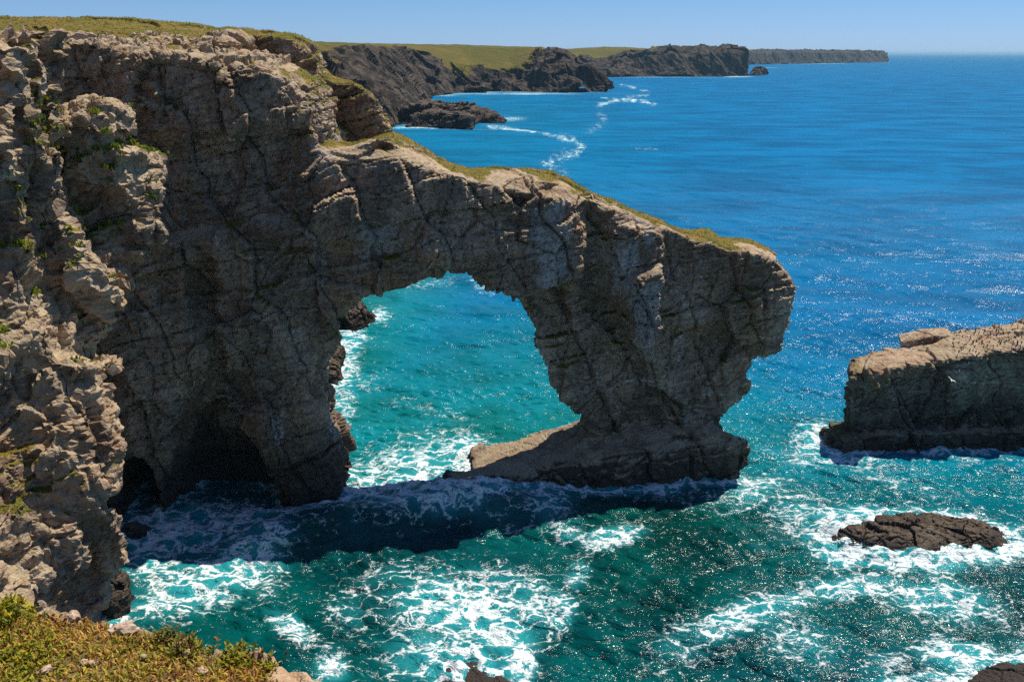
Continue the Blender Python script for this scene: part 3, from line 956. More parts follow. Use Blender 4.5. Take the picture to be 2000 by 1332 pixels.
foam = np.zeros_like(X)
for cx, cy, rx, ry, an, s_ in [
    (830, 895, 120, 50, -8, 1.0), (800, 952, 75, 22, -12, 1.9), (900, 880, 50, 30, -20, 1.3), (660, 985, 120, 22, -12, 1.5), (730, 930, 60, 50, 0, .8),
    (680, 690, 28, 90, 8, 1.1), (735, 620, 30, 16, 0, 1.2), (690, 655, 40, 10, 0, 1.1), (670, 790, 30, 40, 0, .9), (700, 740, 60, 30, 0, .55), (655, 850, 22, 70, 0, .7),
    (400, 1130, 165, 60, -22, 1.3), (560, 1220, 60, 26, 35, 1.1), (300, 1185, 60, 18, -10, 1.3), (500, 1130, 70, 60, 30, .75), (640, 1300, 40, 40, 0, 1.1),
    (920, 1170, 180, 70, 0, 1.15), (960, 1215, 90, 45, 20, 1.35), (1010, 1285, 40, 40, 0, 1.3), (840, 1270, 120, 70, 0, .8), (1090, 1190, 40, 40, 0, .9), (760, 1110, 120, 40, -10, .6), (690, 1180, 70, 60, -30, .65),
    (1130, 1115, 30, 40, 30, .95), (1200, 1050, 70, 22, -8, 1.15), (1120, 1042, 40, 14, 0, .9),
    (1640, 1060, 50, 50, 20, 1.5), (1720, 1095, 90, 16, 8, 1.5), (1680, 1015, 120, 18, -4, 1.0), (1960, 1060, 45, 26, 0, 1.1), (1560, 1010, 90, 50, 30, .7),
    (1480, 1190, 190, 34, -18, .95), (1650, 1150, 140, 28, -6, 1.0), (1830, 1170, 170, 46, 10, .9), (1560, 1240, 100, 45, 20, .8), (1350, 1240, 100, 55, -20, .7),
    (1880, 1275, 90, 36, 8, 1.35), (1800, 1322, 120, 20, 0, 1.3), (1990, 1290, 60, 40, 0, 1.2), (1720, 1290, 70, 40, -20, .6),
    (1590, 862, 42, 34, -10, 1.35), (1570, 905, 70, 16, 10, .7), (1640, 900, 80, 14, 10, .9), (1790, 888, 170, 8, -4, .8), (1480, 970, 80, 30, -20, .8), (1400, 985, 80, 20, -8, .55), (1760, 950, 120, 20, 15, .5),
    (370, 1030, 170, 60, -10, 1.05), (280, 1090, 70, 60, 0, 1.1), (400, 990, 70, 26, -30, .8), (520, 1010, 50, 14, -5, 1.2), (240, 1010, 40, 20, 0, .9),
    (880, 975, 160, 38, -8, 1.7), (1000, 945, 60, 26, 20, 1.9), (1080, 990, 50, 50, 45, .8), (1180, 965, 90, 14, 0, .6), (700, 1000, 120, 30, -10, .45), (960, 1010, 120, 26, 10, .45),
    (840, 556, 60, 10, -8, .6), (945, 556, 26, 18, 25, .8), (1090, 690, 50, 60, 30, .35), (870, 805, 60, 16, 15, .5), (780, 780, 40, 12, 0, .4),
    (1000, 252, 50, 3.0, 8, .9), (1070, 264, 16, 3, 20, .6), (820, 247, 60, 4, -3, 1.0), (860, 186, 40, 2.0, 0, .9), (1000, 184, 200, 1.8, 0, .75), (1010, 181, 160, 1.5, 0, .8), (1000, 232, 30, 4, 0, .8), (900, 252, 90, 1.8, 0, .6),
    (1440, 150, 30, 1.6, 0, 1.1), (1300, 151.5, 140, 1.0, 0, .6), (1610, 125, 70, .8, -1, .6), (1718, 122, 20, .8, 0, .8), (1500, 133, 30, 1, 0, .6), (1410, 153, 50, 1, 0, .5)]:
    foam = np.maximum(foam, s_ * ell(cx, cy, rx, ry, an)) + 0.12 * s_ * ell(cx, cy, rx * 1.3, ry * 1.3, an)
far_n = fbm(np.stack([PX / 9, PY / 4, 0 * PX], 1), 1.0, 4, 77)
for wd, st_, pl in [(2.2, 1.5, [(955, 247), (1000, 252), (1045, 259)]), (1.6, 1.2, [(1060, 262), (1088, 266)]), (4.0, 1.7, [(1094, 268), (1122, 274), (1138, 288), (1128, 299), (1110, 302)]),
                    (7.0, 1.15, [(1108, 303), (1080, 312), (1066, 321), (1078, 333), (1100, 340)]), (4.5, 1.1, [(1172, 222), (1181, 233), (1170, 246), (1150, 257)]),
                    (2.4, 1.7, [(1168, 206), (1190, 200), (1218, 195), (1246, 197), (1280, 204)]), (1.8, 1.4, [(1222, 190), (1262, 188), (1268, 180), (1238, 172), (1212, 167)]), (1.2, 1.3, [(1175, 192), (1212, 193)]),
                    (1.3, 1.2, [(1240, 291), (1285, 293)]), (1.5, 1.3, [(770, 250), (830, 251), (862, 252)]), (1.2, 1.1, [(770, 244), (850, 243)])]:
    dl = line_d(PX, PY, pl)
    foam = np.maximum(foam,   .5 * st_ * np.exp(-(dl / (1.7 * wd)) ** 2) * (1 + 2.6 * far_n))
lumpy = np.where(r_ < 300, fbm(XY, 0.12, 4, 33), fbm(XY, 0.03, 5, 33) * 1.5)
foam = foam * (1 + 0.7 * lumpy) + 0.05 * sstep(fbm(XY, 0.035, 4, 39), 0.1, 0.5) * (r_ < 160)
# swash round every rock that stands in the water
W_ = np.concatenate([v[np.abs(v[:, 2]) < .7] for v in ROCKS])
W_ = W_[(W_[:, 1] < 118)]
gw, g0x, g0y = .4, -60.0, 44.0
nx_, ny_ = 310, 190
D_ = np.full((nx_, ny_), 99.0)
ix_, iy_ = ((W_[:, 0] - g0x) / gw).astype(int), ((W_[:, 1] - g0y) / gw).astype(int)
ok_ = (ix_ >= 0) & (ix_ < nx_) & (iy_ >= 0) & (iy_ < ny_)
D_[ix_[ok_], iy_[ok_]] = 0
for _ in range(14):
    for ax in (0, 1):
        for sh_ in (1, -1):
            D_ = np.minimum(D_, np.roll(D_, sh_, ax) + gw)
ia, ja = ((X - g0x) / gw), ((Y - g0y) / gw)
ins = (ia > 1) & (ia < nx_ - 3) & (ja > 1) & (ja < ny_ - 3)
dsw = np.full(len(X), 99.0)
i_, j_ = ia[ins].astype(int), ja[ins].astype(int)
u_, v_ = ia[ins] - i_, ja[ins] - j_
dsw[ins] = D_[i_, j_] * (1 - u_) * (1 - v_) + D_[i_ + 1, j_] * u_ * (1 - v_) + D_[i_, j_ + 1] * (1 - u_) * v_ + D_[i_ + 1, j_ + 1] * u_ * v_
foam = np.maximum(foam, 1.5 * np.exp(-dsw / 1.1) * (1 + 1.6 * lumpy)) + .22 * np.exp(-dsw / 3.5) * (dsw < 50)
# whitecap flecks ride on the steeper crests
steep = np.clip(Z / 0.35, 0, 2)
foam += 0.12 * sstep(steep, 1.0, 2.0) * (1 - sstep(r_, 150, 500))
# foam heaps stand up a little
Z[near] += 0.45 * np.clip(foam[near] - 0.9, 0, 1.2) * (0.5 + 1.3 * fbm(XY[near], 0.9, 4, 44))
shoal = np.clip(1 - sstep(r_ * (1 + .3 * sstep(PX, 1050, 1700)), 84, 190), 0, 1)
left_shore = (1 - sstep(PX + 0.25 * (PY - 600), 720, 1050)) * (r_ < 260)
shoal = np.clip(np.maximum(shoal * 0.95, left_shore * 0.95) + 0.12 * fbm(XY, 0.03, 3, 61) * (r_ < 400), 0, 1)
bright = sstep(r_ + 6 * fbm(XY, .05, 3, 8) * (r_ < 400), 74, 96)
bay = (1 - sstep(r_, 500, 1500)) * (1 - sstep(PX, 900, 1500)) * 0.22
shoal = np.maximum(shoal, bay)
Vs = np.stack([X + DX, Y + DY, Z], 1)
idx = np.arange(len(rr) * len(th)).reshape(len(rr), len(th))
Qs = np.stack([idx[:-1, :-1], idx[:-1, 1:], idx[1:, 1:], idx[1:, :-1]], -1).reshape(-1, 4)[:, ::-1]


def sea_mat():
    m, nt, b = new_mat("sea_water")
    k = NT(nt)
    c = k.coord()
    geo = k.n("ShaderNodeNewGeometry")
    sh = k.attr("shoal")
    fo = k.attr("foam")
    n_big = k.noise(k.coord((0.02, 0.05, 1)), 1.0, 4, .6)
    deep = k.mix(k.mapr(n_big, .35, .65), (0.0, 0.092, 0.235), (0.0, 0.15, 0.36))
    teal = k.mix(k.mapr(k.noise(c, 0.11, 4, .6), .35, .65), (0.0, 0.032, 0.026), (0.0, 0.075, 0.066))
    turq = k.mix(k.mapr(k.noise(c, 0.09, 5, .6), .35, .65), (0.0, 0.135, 0.125), (0.001, 0.20, 0.235))
    teal = k.mix(k.attr('bright'), teal, turq)
    col = k.mix(sh, deep, teal)
    # aerated water under thin foam is paler
    col = k.mix(k.mapr(fo, 0.3, 1.5, 0, .8), col, (0.025, 0.33, 0.38))
    # foam lace
    wv = k.n("ShaderNodeTexNoise")
    k.put(wv.inputs['Vector'], c)
    wv.inputs['Scale'].default_value = .55
    wv.inputs['Detail'].default_value = 4
    off = k.n("ShaderNodeVectorMath", operation='MULTIPLY_ADD')
    k.put(off.inputs[0], wv.outputs['Color'])
    off.inputs[1].default_value = (3.4, 3.4, 0)
    k.put(off.inputs[2], k.coord((0.78, 1.35, 0), (0, 0, .3)))
    wc = off.outputs[0]
    e1 = k.vor(wc, .5, 'DISTANCE_TO_EDGE')
    e2 = k.vor(wc, 1.5, 'DISTANCE_TO_EDGE')
    e3 = k.vor(wc, 3.8, 'DISTANCE_TO_EDGE')
    p = k.math('ADD', k.math('MULTIPLY', e1, 1.5), k.math('MULTIPLY', e2, .9))
    p = k.math('ADD', p, k.math('MULTIPLY', e3, .5))
    p = k.math('ADD', k.math('MULTIPLY', p, 1.55), k.math('MULTIPLY', k.math('SUBTRACT', k.noise(c, 1.6, 6, .72), .5), 1.5))
    far_p = k.math('MULTIPLY', k.noise(k.coord((.05, .12, 1)), 1.0, 6, .7), 0.8)
    ff = k.math('SUBTRACT', k.math('DIVIDE', k.math('MULTIPLY', fo, 0.86), k.math('ADD', k.math('MULTIPLY', fo, .55), 1.0)), p)
    fm0 = k.mapr(ff, -0.06, 0.34)
    fm = k.math('MULTIPLY', fm0, k.mapr(k.math('ADD', k.noise(c, 5.5, 5, .75), k.math('MULTIPLY', fm0, .35)), .42, .68, .15, 1.0))
    col2 = k.mix(k.math('MULTIPLY', fm, k.mapr(fo, .4, 1.5, .72, .97)), col, (0.70, 0.79, 0.83))
    k.put(b.inputs['Base Color'], col2)
    op = k.attr('open')
    k.put(b.inputs['Roughness'], k.math('MAXIMUM', k.mapr(op, 0, 1, .14, .5), k.mapr(fm, 0, 1, 0, .9)))
    b.inputs['IOR'].default_value = 1.333
    k.put(b.inputs['Specular IOR Level'], k.math('MULTIPLY', k.mapr(fm, 0, 1, 1, .2), k.mapr(op, 0, 1, .32, .05)))
    r1 = k.noise(k.coord((1.0, 1.7, 1)), 1.5, 3, .5)
    r2 = k.noise(k.coord((1.0, 1.4, 1), (0, 0, .4)), 4.0, 2, .5)
    gust = k.mapr(k.noise(k.coord((1, 1.6, 1)), .10, 4, .6), .36, .64, .35, 1.5)
    r0 = k.noise(k.coord((.05, .12, 1), (0, 0, .2)), 1.0, 6, .65)
    h = k.math('MULTIPLY', gust, k.math('ADD', k.math('MULTIPLY', r1, .42), k.math('MULTIPLY', r2, .15)))
    h = k.math('ADD', h, k.math('MULTIPLY', fm, .16))
    nr = k.bump(h, 1.0, 0.2)
    k.put(b.inputs['Normal'], k.bump(r0, 1.0, 1.2, nr))
    return m


M_SEA = sea_mat()
sea = mesh_np("sea", Vs, Qs, M_SEA, True, {"foam": foam, "shoal": shoal, "bright": bright, "open": sstep(r_, 90, 420)})
tag(sea, "blue green sea with white surf and sun glints reaching to the horizon", "sea", kind="structure")

# ------------------------------------------------------------------ the viewer's cliff edge
ZG = 38.2
edge = [(-500, 1120), (-200, 1150), (-20, 1166), (40, 1172), (90, 1188), (140, 1196), (200, 1206), (260, 1216), (320, 1232), (380, 1252), (440, 1270), (500, 1280), (545, 1290), (580, 1300), (604, 1318), (640, 1350), (700, 1420), (760, 1560)]
E = np.array([at_z(px, py, ZG)[:2] for px, py in edge])
groundpoly = np.vstack([E, [(0.9, 1.2), (1.5, -3.0), (-9.0, -3.0), (-9.0, E[0, 1])]])
gx, gy = np.arange(-5.5, 1.9, 0.02), np.arange(1.4, 6.0, 0.02)
GX, GY = (a_.ravel() for a_ in np.meshgrid(gx, gy, indexing='ij'))
G3 = np.stack([GX, GY, 0 * GX], 1)
sd = poly_sd(GX, GY, groundpoly) + 0.05 * fbm(G3, 3.0, 4, 3) + 0.03 * fbm(G3, 12, 2, 9)
GZ = ZG + 0.05 * fbm(G3, 1.6, 4, 12) + 0.012 * fbm(G3, 14, 3, 15) - 0.04 * sstep(-sd, -0.25, 0) - np.where(sd < 0, -sd * 2.6, 0)
f1, f2, h, _ = voro(np.stack([GX, GY, GZ], 1) * 6.0, 4)
GZ += np.where(sd < 0.03, 0.10 * (h - .5) + 0.05 * fbm(np.stack([GX, GY, GZ], 1), 7, 3, 8), 0)
gi = np.arange(len(gx) * len(gy)).reshape(len(gx), len(gy))
Qg = np.stack([gi[:-1, :-1], gi[1:, :-1], gi[1:, 1:], gi[:-1, 1:]], -1).reshape(-1, 4)


def ground_mat():
    m, nt, b = new_mat("cliff_edge_soil")
    k = NT(nt)
    c = k.coord()
    n1 = k.noise(c, 2.5, 5, .6)
    n2 = k.noise(c, 14, 6, .7)
    soil = k.mix(k.mapr(n1, .4, .6), (0.13, 0.075, 0.035), (0.20, 0.13, 0.06))
    soil = k.mix(k.mapr(n2, .5, .7), soil, (0.07, 0.05, 0.02))
    rock = k.mix(k.mapr(n2, .35, .65), (0.45, 0.29, 0.17), (0.56, 0.43, 0.30))
    rock = k.mix(k.mapr(k.noise(c, 6, 5, .7), .55, .7), rock, (0.24, 0.15, 0.09))
    k.put(b.inputs['Base Color'], k.mix(k.attr("bare"), soil, rock))
    b.inputs['Roughness'].default_value = .95
    k.put(b.inputs['Normal'], k.bump(k.math('ADD', n2, k.noise(c, 45, 4, .7)), .8, .03))
    return m


bare = np.clip(1 - sstep(sd + 0.08 * fbm(G3, 2.5, 4, 22), -0.02, 0.06), 0, 1)
corner = poly_sd(GX, GY, [at_z(*p, ZG)[:2] for p in [(500, 1292), (560, 1275), (660, 1340), (560, 1345)]])
bare = np.maximum(bare, sstep(corner + .05 * fbm(G3, 5, 3, 2), -.03, .03))
ground = mesh_np("ground", np.stack([GX, GY, GZ], 1), Qg, ground_mat(), True, {"bare": bare})
tag(ground, "sloping turf and tan rock at the viewer's cliff edge", "ground", kind="structure")


# thin-leaved plants as small real leaves; every blade bends
def leaf_mat(name):
    m, nt, b = new_mat(name)
    k = NT(nt)
    k.put(b.inputs['Base Color'], k.attr("tint", 'Color'))
    b.inputs['Roughness'].default_value = .6
    b.inputs['Specular IOR Level'].default_value = .3
    tr = k.n("ShaderNodeBsdfTranslucent")
    k.put(tr.inputs[0], k.attr("tint", 'Color'))
    mx = k.n("ShaderNodeMixShader")
    mx.inputs[0].default_value = .35
    nt.links.new(b.outputs[0], mx.inputs[1])
    nt.links.new(tr.outputs[0], mx.inputs[2])
    nt.links.new(mx.outputs[0], nt.nodes["Material Output"].inputs[0])
    return m


M_LEAF = leaf_mat("leaf")


def blades(base, length, width, tints, lean=0.6, r=None):
    """curved three-segment blades; returns V, F, tint"""
    r = r or RNG
    n = len(base)
    az = r.uniform(0, 2 * np.pi, n)
    d = np.stack([np.cos(az), np.sin(az), 0 * az], 1)
    sdv = np.stack([-np.sin(az), np.cos(az), 0 * az], 1)
    ln = r.uniform(0.1, lean, n)[:, None]
    L = length[:, None]
    Wd = width[:, None] / 2
    up = np.array([[0, 0, 1.0]])
    p0 = base
    p1 = base + L * (0.5 * up * np.sqrt(1 - (ln * .5) ** 2) + .5 * d * ln * .6)
    p2 = base + L * (0.92 * up * np.sqrt(np.maximum(.05, 1 - ln ** 2)) + d * ln)
    Vb = np.stack([p0 - sdv * Wd * .8, p0 + sdv * Wd * .8, p1 - sdv * Wd, p1 + sdv * Wd, p2], 1).reshape(-1, 3)
    i = np.arange(n)[:, None] * 5
    Fq = np.concatenate([i + [0, 1, 3], i + [0, 3, 2], i + [2, 3, 4]])
    return Vb, Fq, np.repeat(tints, 5, 0)


pal = np.array([(0.25, 0.23, 0.03), (0.20, 0.18, 0.03), (0.30, 0.18, 0.05), (0.24, 0.11, 0.04), (0.36, 0.23, 0.08), (0.17, 0.20, 0.03), (0.38, 0.31, 0.05)])
ok = np.flatnonzero((sd > 0.02) & (bare < 0.5) & (GY > 2.2) & (GX < 0.6))
pick = RNG.choice(ok, 80000)
base = np.stack([GX[pick], GY[pick], GZ[pick]], 1) + RNG.uniform(-.01, .01, (80000, 3)) * [1, 1, 0]
dens = fbm(base * [1, 1, 0], 2.3, 3, 71)
keep = RNG.uniform(-.5, .6, len(base)) < dens + 0.25
base, dens = base[keep], dens[keep]
pal = pal * np.array([1.75, 1.75, 1.3])
tone = np.clip(((fbm(base * [1, 1, 0], 1.5, 3, 77) + .5) * 5 + RNG.normal(0, 1.6, len(base))).astype(int), 0, 6)
order = np.array([3, 2, 4, 1, 0, 5, 6])
tint = pal[order[tone]] * RNG.uniform(.7, 1.25, (len(base), 1))
Vb, Fb, Tb = blades(base, RNG.uniform(.02, .06, len(base)), RNG.uniform(.005, .012, len(base)), tint, .95)
turf_o = mesh_np("grass", Vb, Fb, M_LEAF, False, {"tint": Tb})
tag(turf_o, "short olive and russet turf covering the near cliff edge", "grass", kind="stuff")


def leafy(name, label, spots, count, size, tints, seed, height=.08):
    """a fleshy-leaved clump: many thick leaves on short upright stems"""
    r = np.random.default_rng(seed)
    Vl, Fl, Tl = [], [], []
    Vs_, Fs_ = [], []
    k = 0
    for (px, py, rad) in spots:
        p = at_z(px, py, ZG + .02)
        for _ in range(int(count * rad * 10)):
            o = r.normal(0, rad * .45, 2)
            x, y = p[0] + o[0], p[1] + o[1]
            i = int(np.clip((x - gx[0]) / .02, 0, len(gx) - 1))
            j = int(np.clip((y - gy[0]) / .02, 0, len(gy) - 1))
            z0 = max(GZ[i * len(gy) + j], ZG - .2)
            stem_h = height * r.uniform(.3, 1.0) * max(.25, 1 - np.hypot(*o) / rad * .6)
            t = tints[r.integers(len(tints))] * r.uniform(.75, 1.25)
            for q in range(r.integers(4, 8)):
                b = np.array([x, y, z0 + stem_h * r.uniform(.5, 1.0)]) + r.normal(0, .006, 3)
                az, el = r.uniform(0, 6.283), r.uniform(.1, 1.2)
                d = np.array([math.cos(az) * math.cos(el), math.sin(az) * math.cos(el), math.sin(el)])
                sv = np.cross(d, [0, 0, 1.0])
                sv /= np.linalg.norm(sv) + 1e-9
                nv = np.cross(sv, d)
                L, Wd = size * r.uniform(.7, 1.3), size * r.uniform(.16, .26)
                Vl += [b, b + d * L * .5 - sv * Wd + nv * Wd * .3, b + d * L, b + d * L * .5 + sv * Wd + nv * Wd * .3, b + d * L * .5 - nv * Wd * .5]
                Fl += [(k, k + 1, k + 4), (k + 1, k + 2, k + 4), (k + 2, k + 3, k + 4), (k + 3, k, k + 4), (k, k + 3, k + 1), (k + 3, k + 2, k + 1)]
                Tl += [t] * 5
                k += 5
            q0 = len(Vs_)
            Vs_ += [np.array([p[0] + .003 * math.cos(u_), p[1] + .003 * math.sin(u_), ZG - .03]) for u_ in (0, 2.1, 4.2)] + [np.array([x, y, z0 + stem_h])]
            Fs_ += [(q0, q0 + 1, q0 + 3), (q0 + 1, q0 + 2, q0 + 3), (q0 + 2, q0, q0 + 3)]
    o = mesh_np(name, np.array(Vs_), np.array(Fs_), M_LEAF, False, {"tint": np.tile((.2, .1, .03), (len(Vs_), 1))})
    mesh_np("leaves", np.array(Vl), np.array(Fl), M_LEAF, False, {"tint": np.array(Tl)}, parent=o)
    return tag(o, label, "plant", "fleshy plants on the cliff edge")


YG = [np.array(c_) for c_ in ((.34, .30, .015), (.26, .27, .015), (.42, .33, .02), (.17, .2, .015))]
OG = [np.array(c_) for c_ in ((.22, .22, .02), (.14, .17, .02), (.3, .24, .02), (.2, .11, .03))]
leafy("samphire", "yellow green clump standing up at the far left of the cliff edge", [(20, 1196, .18)], 60, .035, YG, 1, .13)
leafy("samphire", "broad bright yellow green patch in the turf at lower left", [(48, 1268, .24), (24, 1292, .22)], 40, .028, YG, 2, .05)
leafy("samphire", "olive clump on the rim midway along the cliff edge", [(340, 1236, .15), (375, 1250, .13)], 50, .03, OG, 3, .10)
leafy("samphire", "yellowish clump on the rim near the bare tan rock", [(465, 1280, .12)], 60, .028, YG, 4, .07)
leafy("samphire", "small green sprig among brown turf below the rim clump", [(262, 1250, .06)], 40, .026, OG, 5, .05)
leafy("samphire", "small mustard sprig right beside the bare corner rock", [(522, 1295, .05)], 60, .024, YG, 6, .05)

# loose pale stones lying in the turf
M_STONE, nt_, b_ = new_mat("pale_stone")
k_ = NT(nt_)
k_.put(b_.inputs['Base Color'], k_.mix(k_.mapr(k_.noise(k_.coord(), 18, 5, .7), .4, .65), (.36, .24, .16), (.52, .41, .32)))
b_.inputs['Roughness'].default_value = .9
k_.put(b_.inputs['Normal'], k_.bump(k_.noise(k_.coord(), 60, 4, .7), .6, .01))


def stone(px, py, sx, sy, sz, seed, label):
    bm = bmesh.new()
    bmesh.ops.create_icosphere(bm, subdivisions=3, radius=1.0)
    Vv = np.array([v.co[:] for v in bm.verts])
    f1, f2, h, off = voro(Vv * 1.1 + seed * 7.7, seed)
    Vv = Vv * (0.8 + 0.35 * (h[:, None] - .5) + .25 * fbm(Vv + seed, 1.3, 3, seed)[:, None])
    p = at_z(px, py, ZG + .02) - np.array([0, 0, .35 * sz + .006])
    Vv = Vv * [sx * .85, sy * .85, sz]
    ang = seed * 1.3
    Rm = np.array([[math.cos(ang), -math.sin(ang), 0], [math.sin(ang), math.cos(ang), 0], [0, 0, 1]])
    Vv = Vv @ Rm.T + p
    Fv = np.array([[v.index for v in f.verts] for f in bm.faces])
    bm.free()
    o = mesh_np("stone", Vv, Fv, M_STONE, False)
    return tag(o, label, "stone", "loose stones in the near turf")


stone(1040 / 2.95 + 0, 1253, .06, .03, .018, 3, "long flat pale stone below the rim clump")
stone(365, 1270, .03, .03, .02, 4, "pale stone directly under the long flat stone")
stone(182, 1290, .035, .028, .02, 5, "pinkish stone in turf, right one of the close pair left of centre")
stone(164, 1288, .028, .025, .018, 6, "whitish stone in turf, left one of the close pair")
stone(394, 1304, .04, .028, .022, 7, "white stone lying alone right of the turf's middle")
stone(88, 1303, .05, .03, .014, 8, "flat tan stone beside the bright yellow green patch")
stone(140, 1200, .07, .05, .05, 9, "rounded tan boulder on the rim above the turf")
stone(240, 1222, .10, .05, .04, 10, "broad orange tan slab of rock on the rim")
stone(278, 1278, .022, .02, .015, 12, "small stone in the turf between the pair and the rim clump")

print("verts", len(V), len(Vs), len(Vb))

# ------------------------------------------------------------------ grass tufts on the crests, seabirds, gull, slab
def tufts(name, label, o_src, thr, n, lmin, lmax, pal_, seed, where=None, part=False):
    me = o_src.data
    nv = len(me.vertices)
    co = np.empty(nv * 3, np.float32)
    me.vertices.foreach_get("co", co)
    co = co.reshape(-1, 3).astype(float)
    tv = np.empty(nv, np.float32)
    me.attributes["turf"].data.foreach_get("value", tv)
    m = tv > thr
    if where is not None:
        m &= where(co)
    ok = np.flatnonzero(m)
    r = np.random.default_rng(seed)
    pk = r.choice(ok, min(n, len(ok) * 3))
    b = co[pk] + r.normal(0, .12, (len(pk), 3)) * [1, 1, .2] - [0, 0, .03]
    pn = fbm(b, .5, 3, seed)
    t = pal_[np.clip(((pn + .45) * 4 + r.normal(0, .7, len(b))).astype(int), 0, len(pal_) - 1)] * r.uniform(.75, 1.25, (len(b), 1))
    Vb, Fb, Tb = blades(b, r.uniform(lmin, lmax, len(b)), r.uniform(.05, .12, len(b)) * (lmax / .3), t, .9, r)
    o = mesh_np(name, Vb, Fb, M_LEAF, False, {"tint": Tb}, parent=o_src if part else None)
    return tag(o, label, None if part else "grass", kind="stuff")


TP = np.array([(0.24, 0.16, 0.04), (0.19, 0.16, 0.025), (0.15, 0.15, 0.018), (0.17, 0.20, 0.02), (0.26, 0.21, 0.035)])
tufts("grass_crest", "dry olive grass fringing the crest of the arch", arch, .6, 9000, .05, .17, TP, 3, part=True)
tufts("grass", "rough grass along the cliff top and its ledges", cliff, .6, 16000, .06, .2, TP, 4)
TG = np.array([(0.13, 0.19, 0.015), (0.22, 0.27, 0.02), (0.18, 0.22, 0.02)])
tufts("ledge_plants", "bright green plants on the ledges of the near lit cliff", cliff, .35, 6000, .15, .5, TG, 5, lambda c: (c[:, 1] < 66) & (c[:, 0] > -40) & (c[:, 2] > 24) & (c[:, 2] < 39))

stack = bpy.data.objects["sea_stack"]
co = np.empty(len(stack.data.vertices) * 3, np.float32)
stack.data.vertices.foreach_get("co", co)
co = co.reshape(-1, 3).astype(float)
tp = np.empty(len(co), np.float32)
stack.data.attributes["top"].data.foreach_get("value", tp)
bx, by = to_px(co)
spots = np.flatnonzero((tp > .6) & (bx > 1860) & (bx < 2080) & (co[:, 2] > 9))
rb = np.random.default_rng(9)
mb, ntb, bb = new_mat("bird_plumage")
kb = NT(ntb)
kb.put(bb.inputs['Base Color'], kb.attr("tint", 'Color'))
bb.inputs['Roughness'].default_value = .7


def bird_mesh():
    """a small upright auk: dark back and head, white breast"""
    rings = [(0.0, .03), (.05, .07), (.14, .095), (.24, .085), (.31, .05), (.35, .045), (.39, .045), (.42, .02)]
    Vv, Tt = [], []
    for z, r0 in rings:
        for q in range(8):
            an = q * math.pi / 4
            Vv.append((r0 * math.cos(an) + (.03 if z > .33 else 0) - .03 * z, r0 * .85 * math.sin(an), z))
            Tt.append((.75, .74, .7) if math.cos(an) > .3 and z < .3 else (.035, .03, .028))
    Fv = [(i * 8 + q, i * 8 + (q + 1) % 8, (i + 1) * 8 + (q + 1) % 8, (i + 1) * 8 + q) for i in range(7) for q in range(8)]
    n0 = len(Vv)
    Vv += [(.05, .012, .40), (.05, -.012, .40), (.12, 0, .395)]
    Tt += [(.03, .03, .03)] * 3
    Fv += [(n0, n0 + 1, n0 + 2), tuple(range(56, 64))]
    return mesh_np("seabird", np.array(Vv), Fv, mb, True, {"tint": np.array(Tt)})


if len(spots):
    first = bird_mesh()
    chosen, tries = [], 0
    while len(chosen) < 230 and tries < 6000:
        tries += 1
        p = co[spots[rb.integers(len(spots))]]
        if all((p[0] - c_[0]) ** 2 + (p[1] - c_[1]) ** 2 > .07 for c_ in chosen):
            chosen.append(p)
    for i, p in enumerate(chosen):
        o = first if i == 0 else first.copy()
        if i:
            C.objects.link(o)
        o.location = (p[0], p[1], p[2] - .03)
        o.rotation_euler = (0, 0, rb.uniform(0, 6.28))
        g = rb.uniform(.6, 1.05)
        o.scale = (g, g, g * rb.uniform(.55, 1.0))
        o.rotation_euler = (rb.normal(0, .25), rb.normal(0, .25), rb.uniform(0, 6.28))
        tag(o, "small dark seabird standing in the dense colony on the stack's sloping top", "seabird", "seabirds crowding the stack top")

s = Solid()
SL = Plane(90.2, 0.05, 0.06)
s.slab([(1760, 668), (1800, 659), (1852, 655), (1862, 660), (1840, 670), (1765, 681)], SL, (.4, 2.0, .3))
lump("rock_slab", "flat pale slab of rock lying on the stack's top", "rock slab", s, .14, M_ROCK, .1, .25, .5, 55, scale=.7)


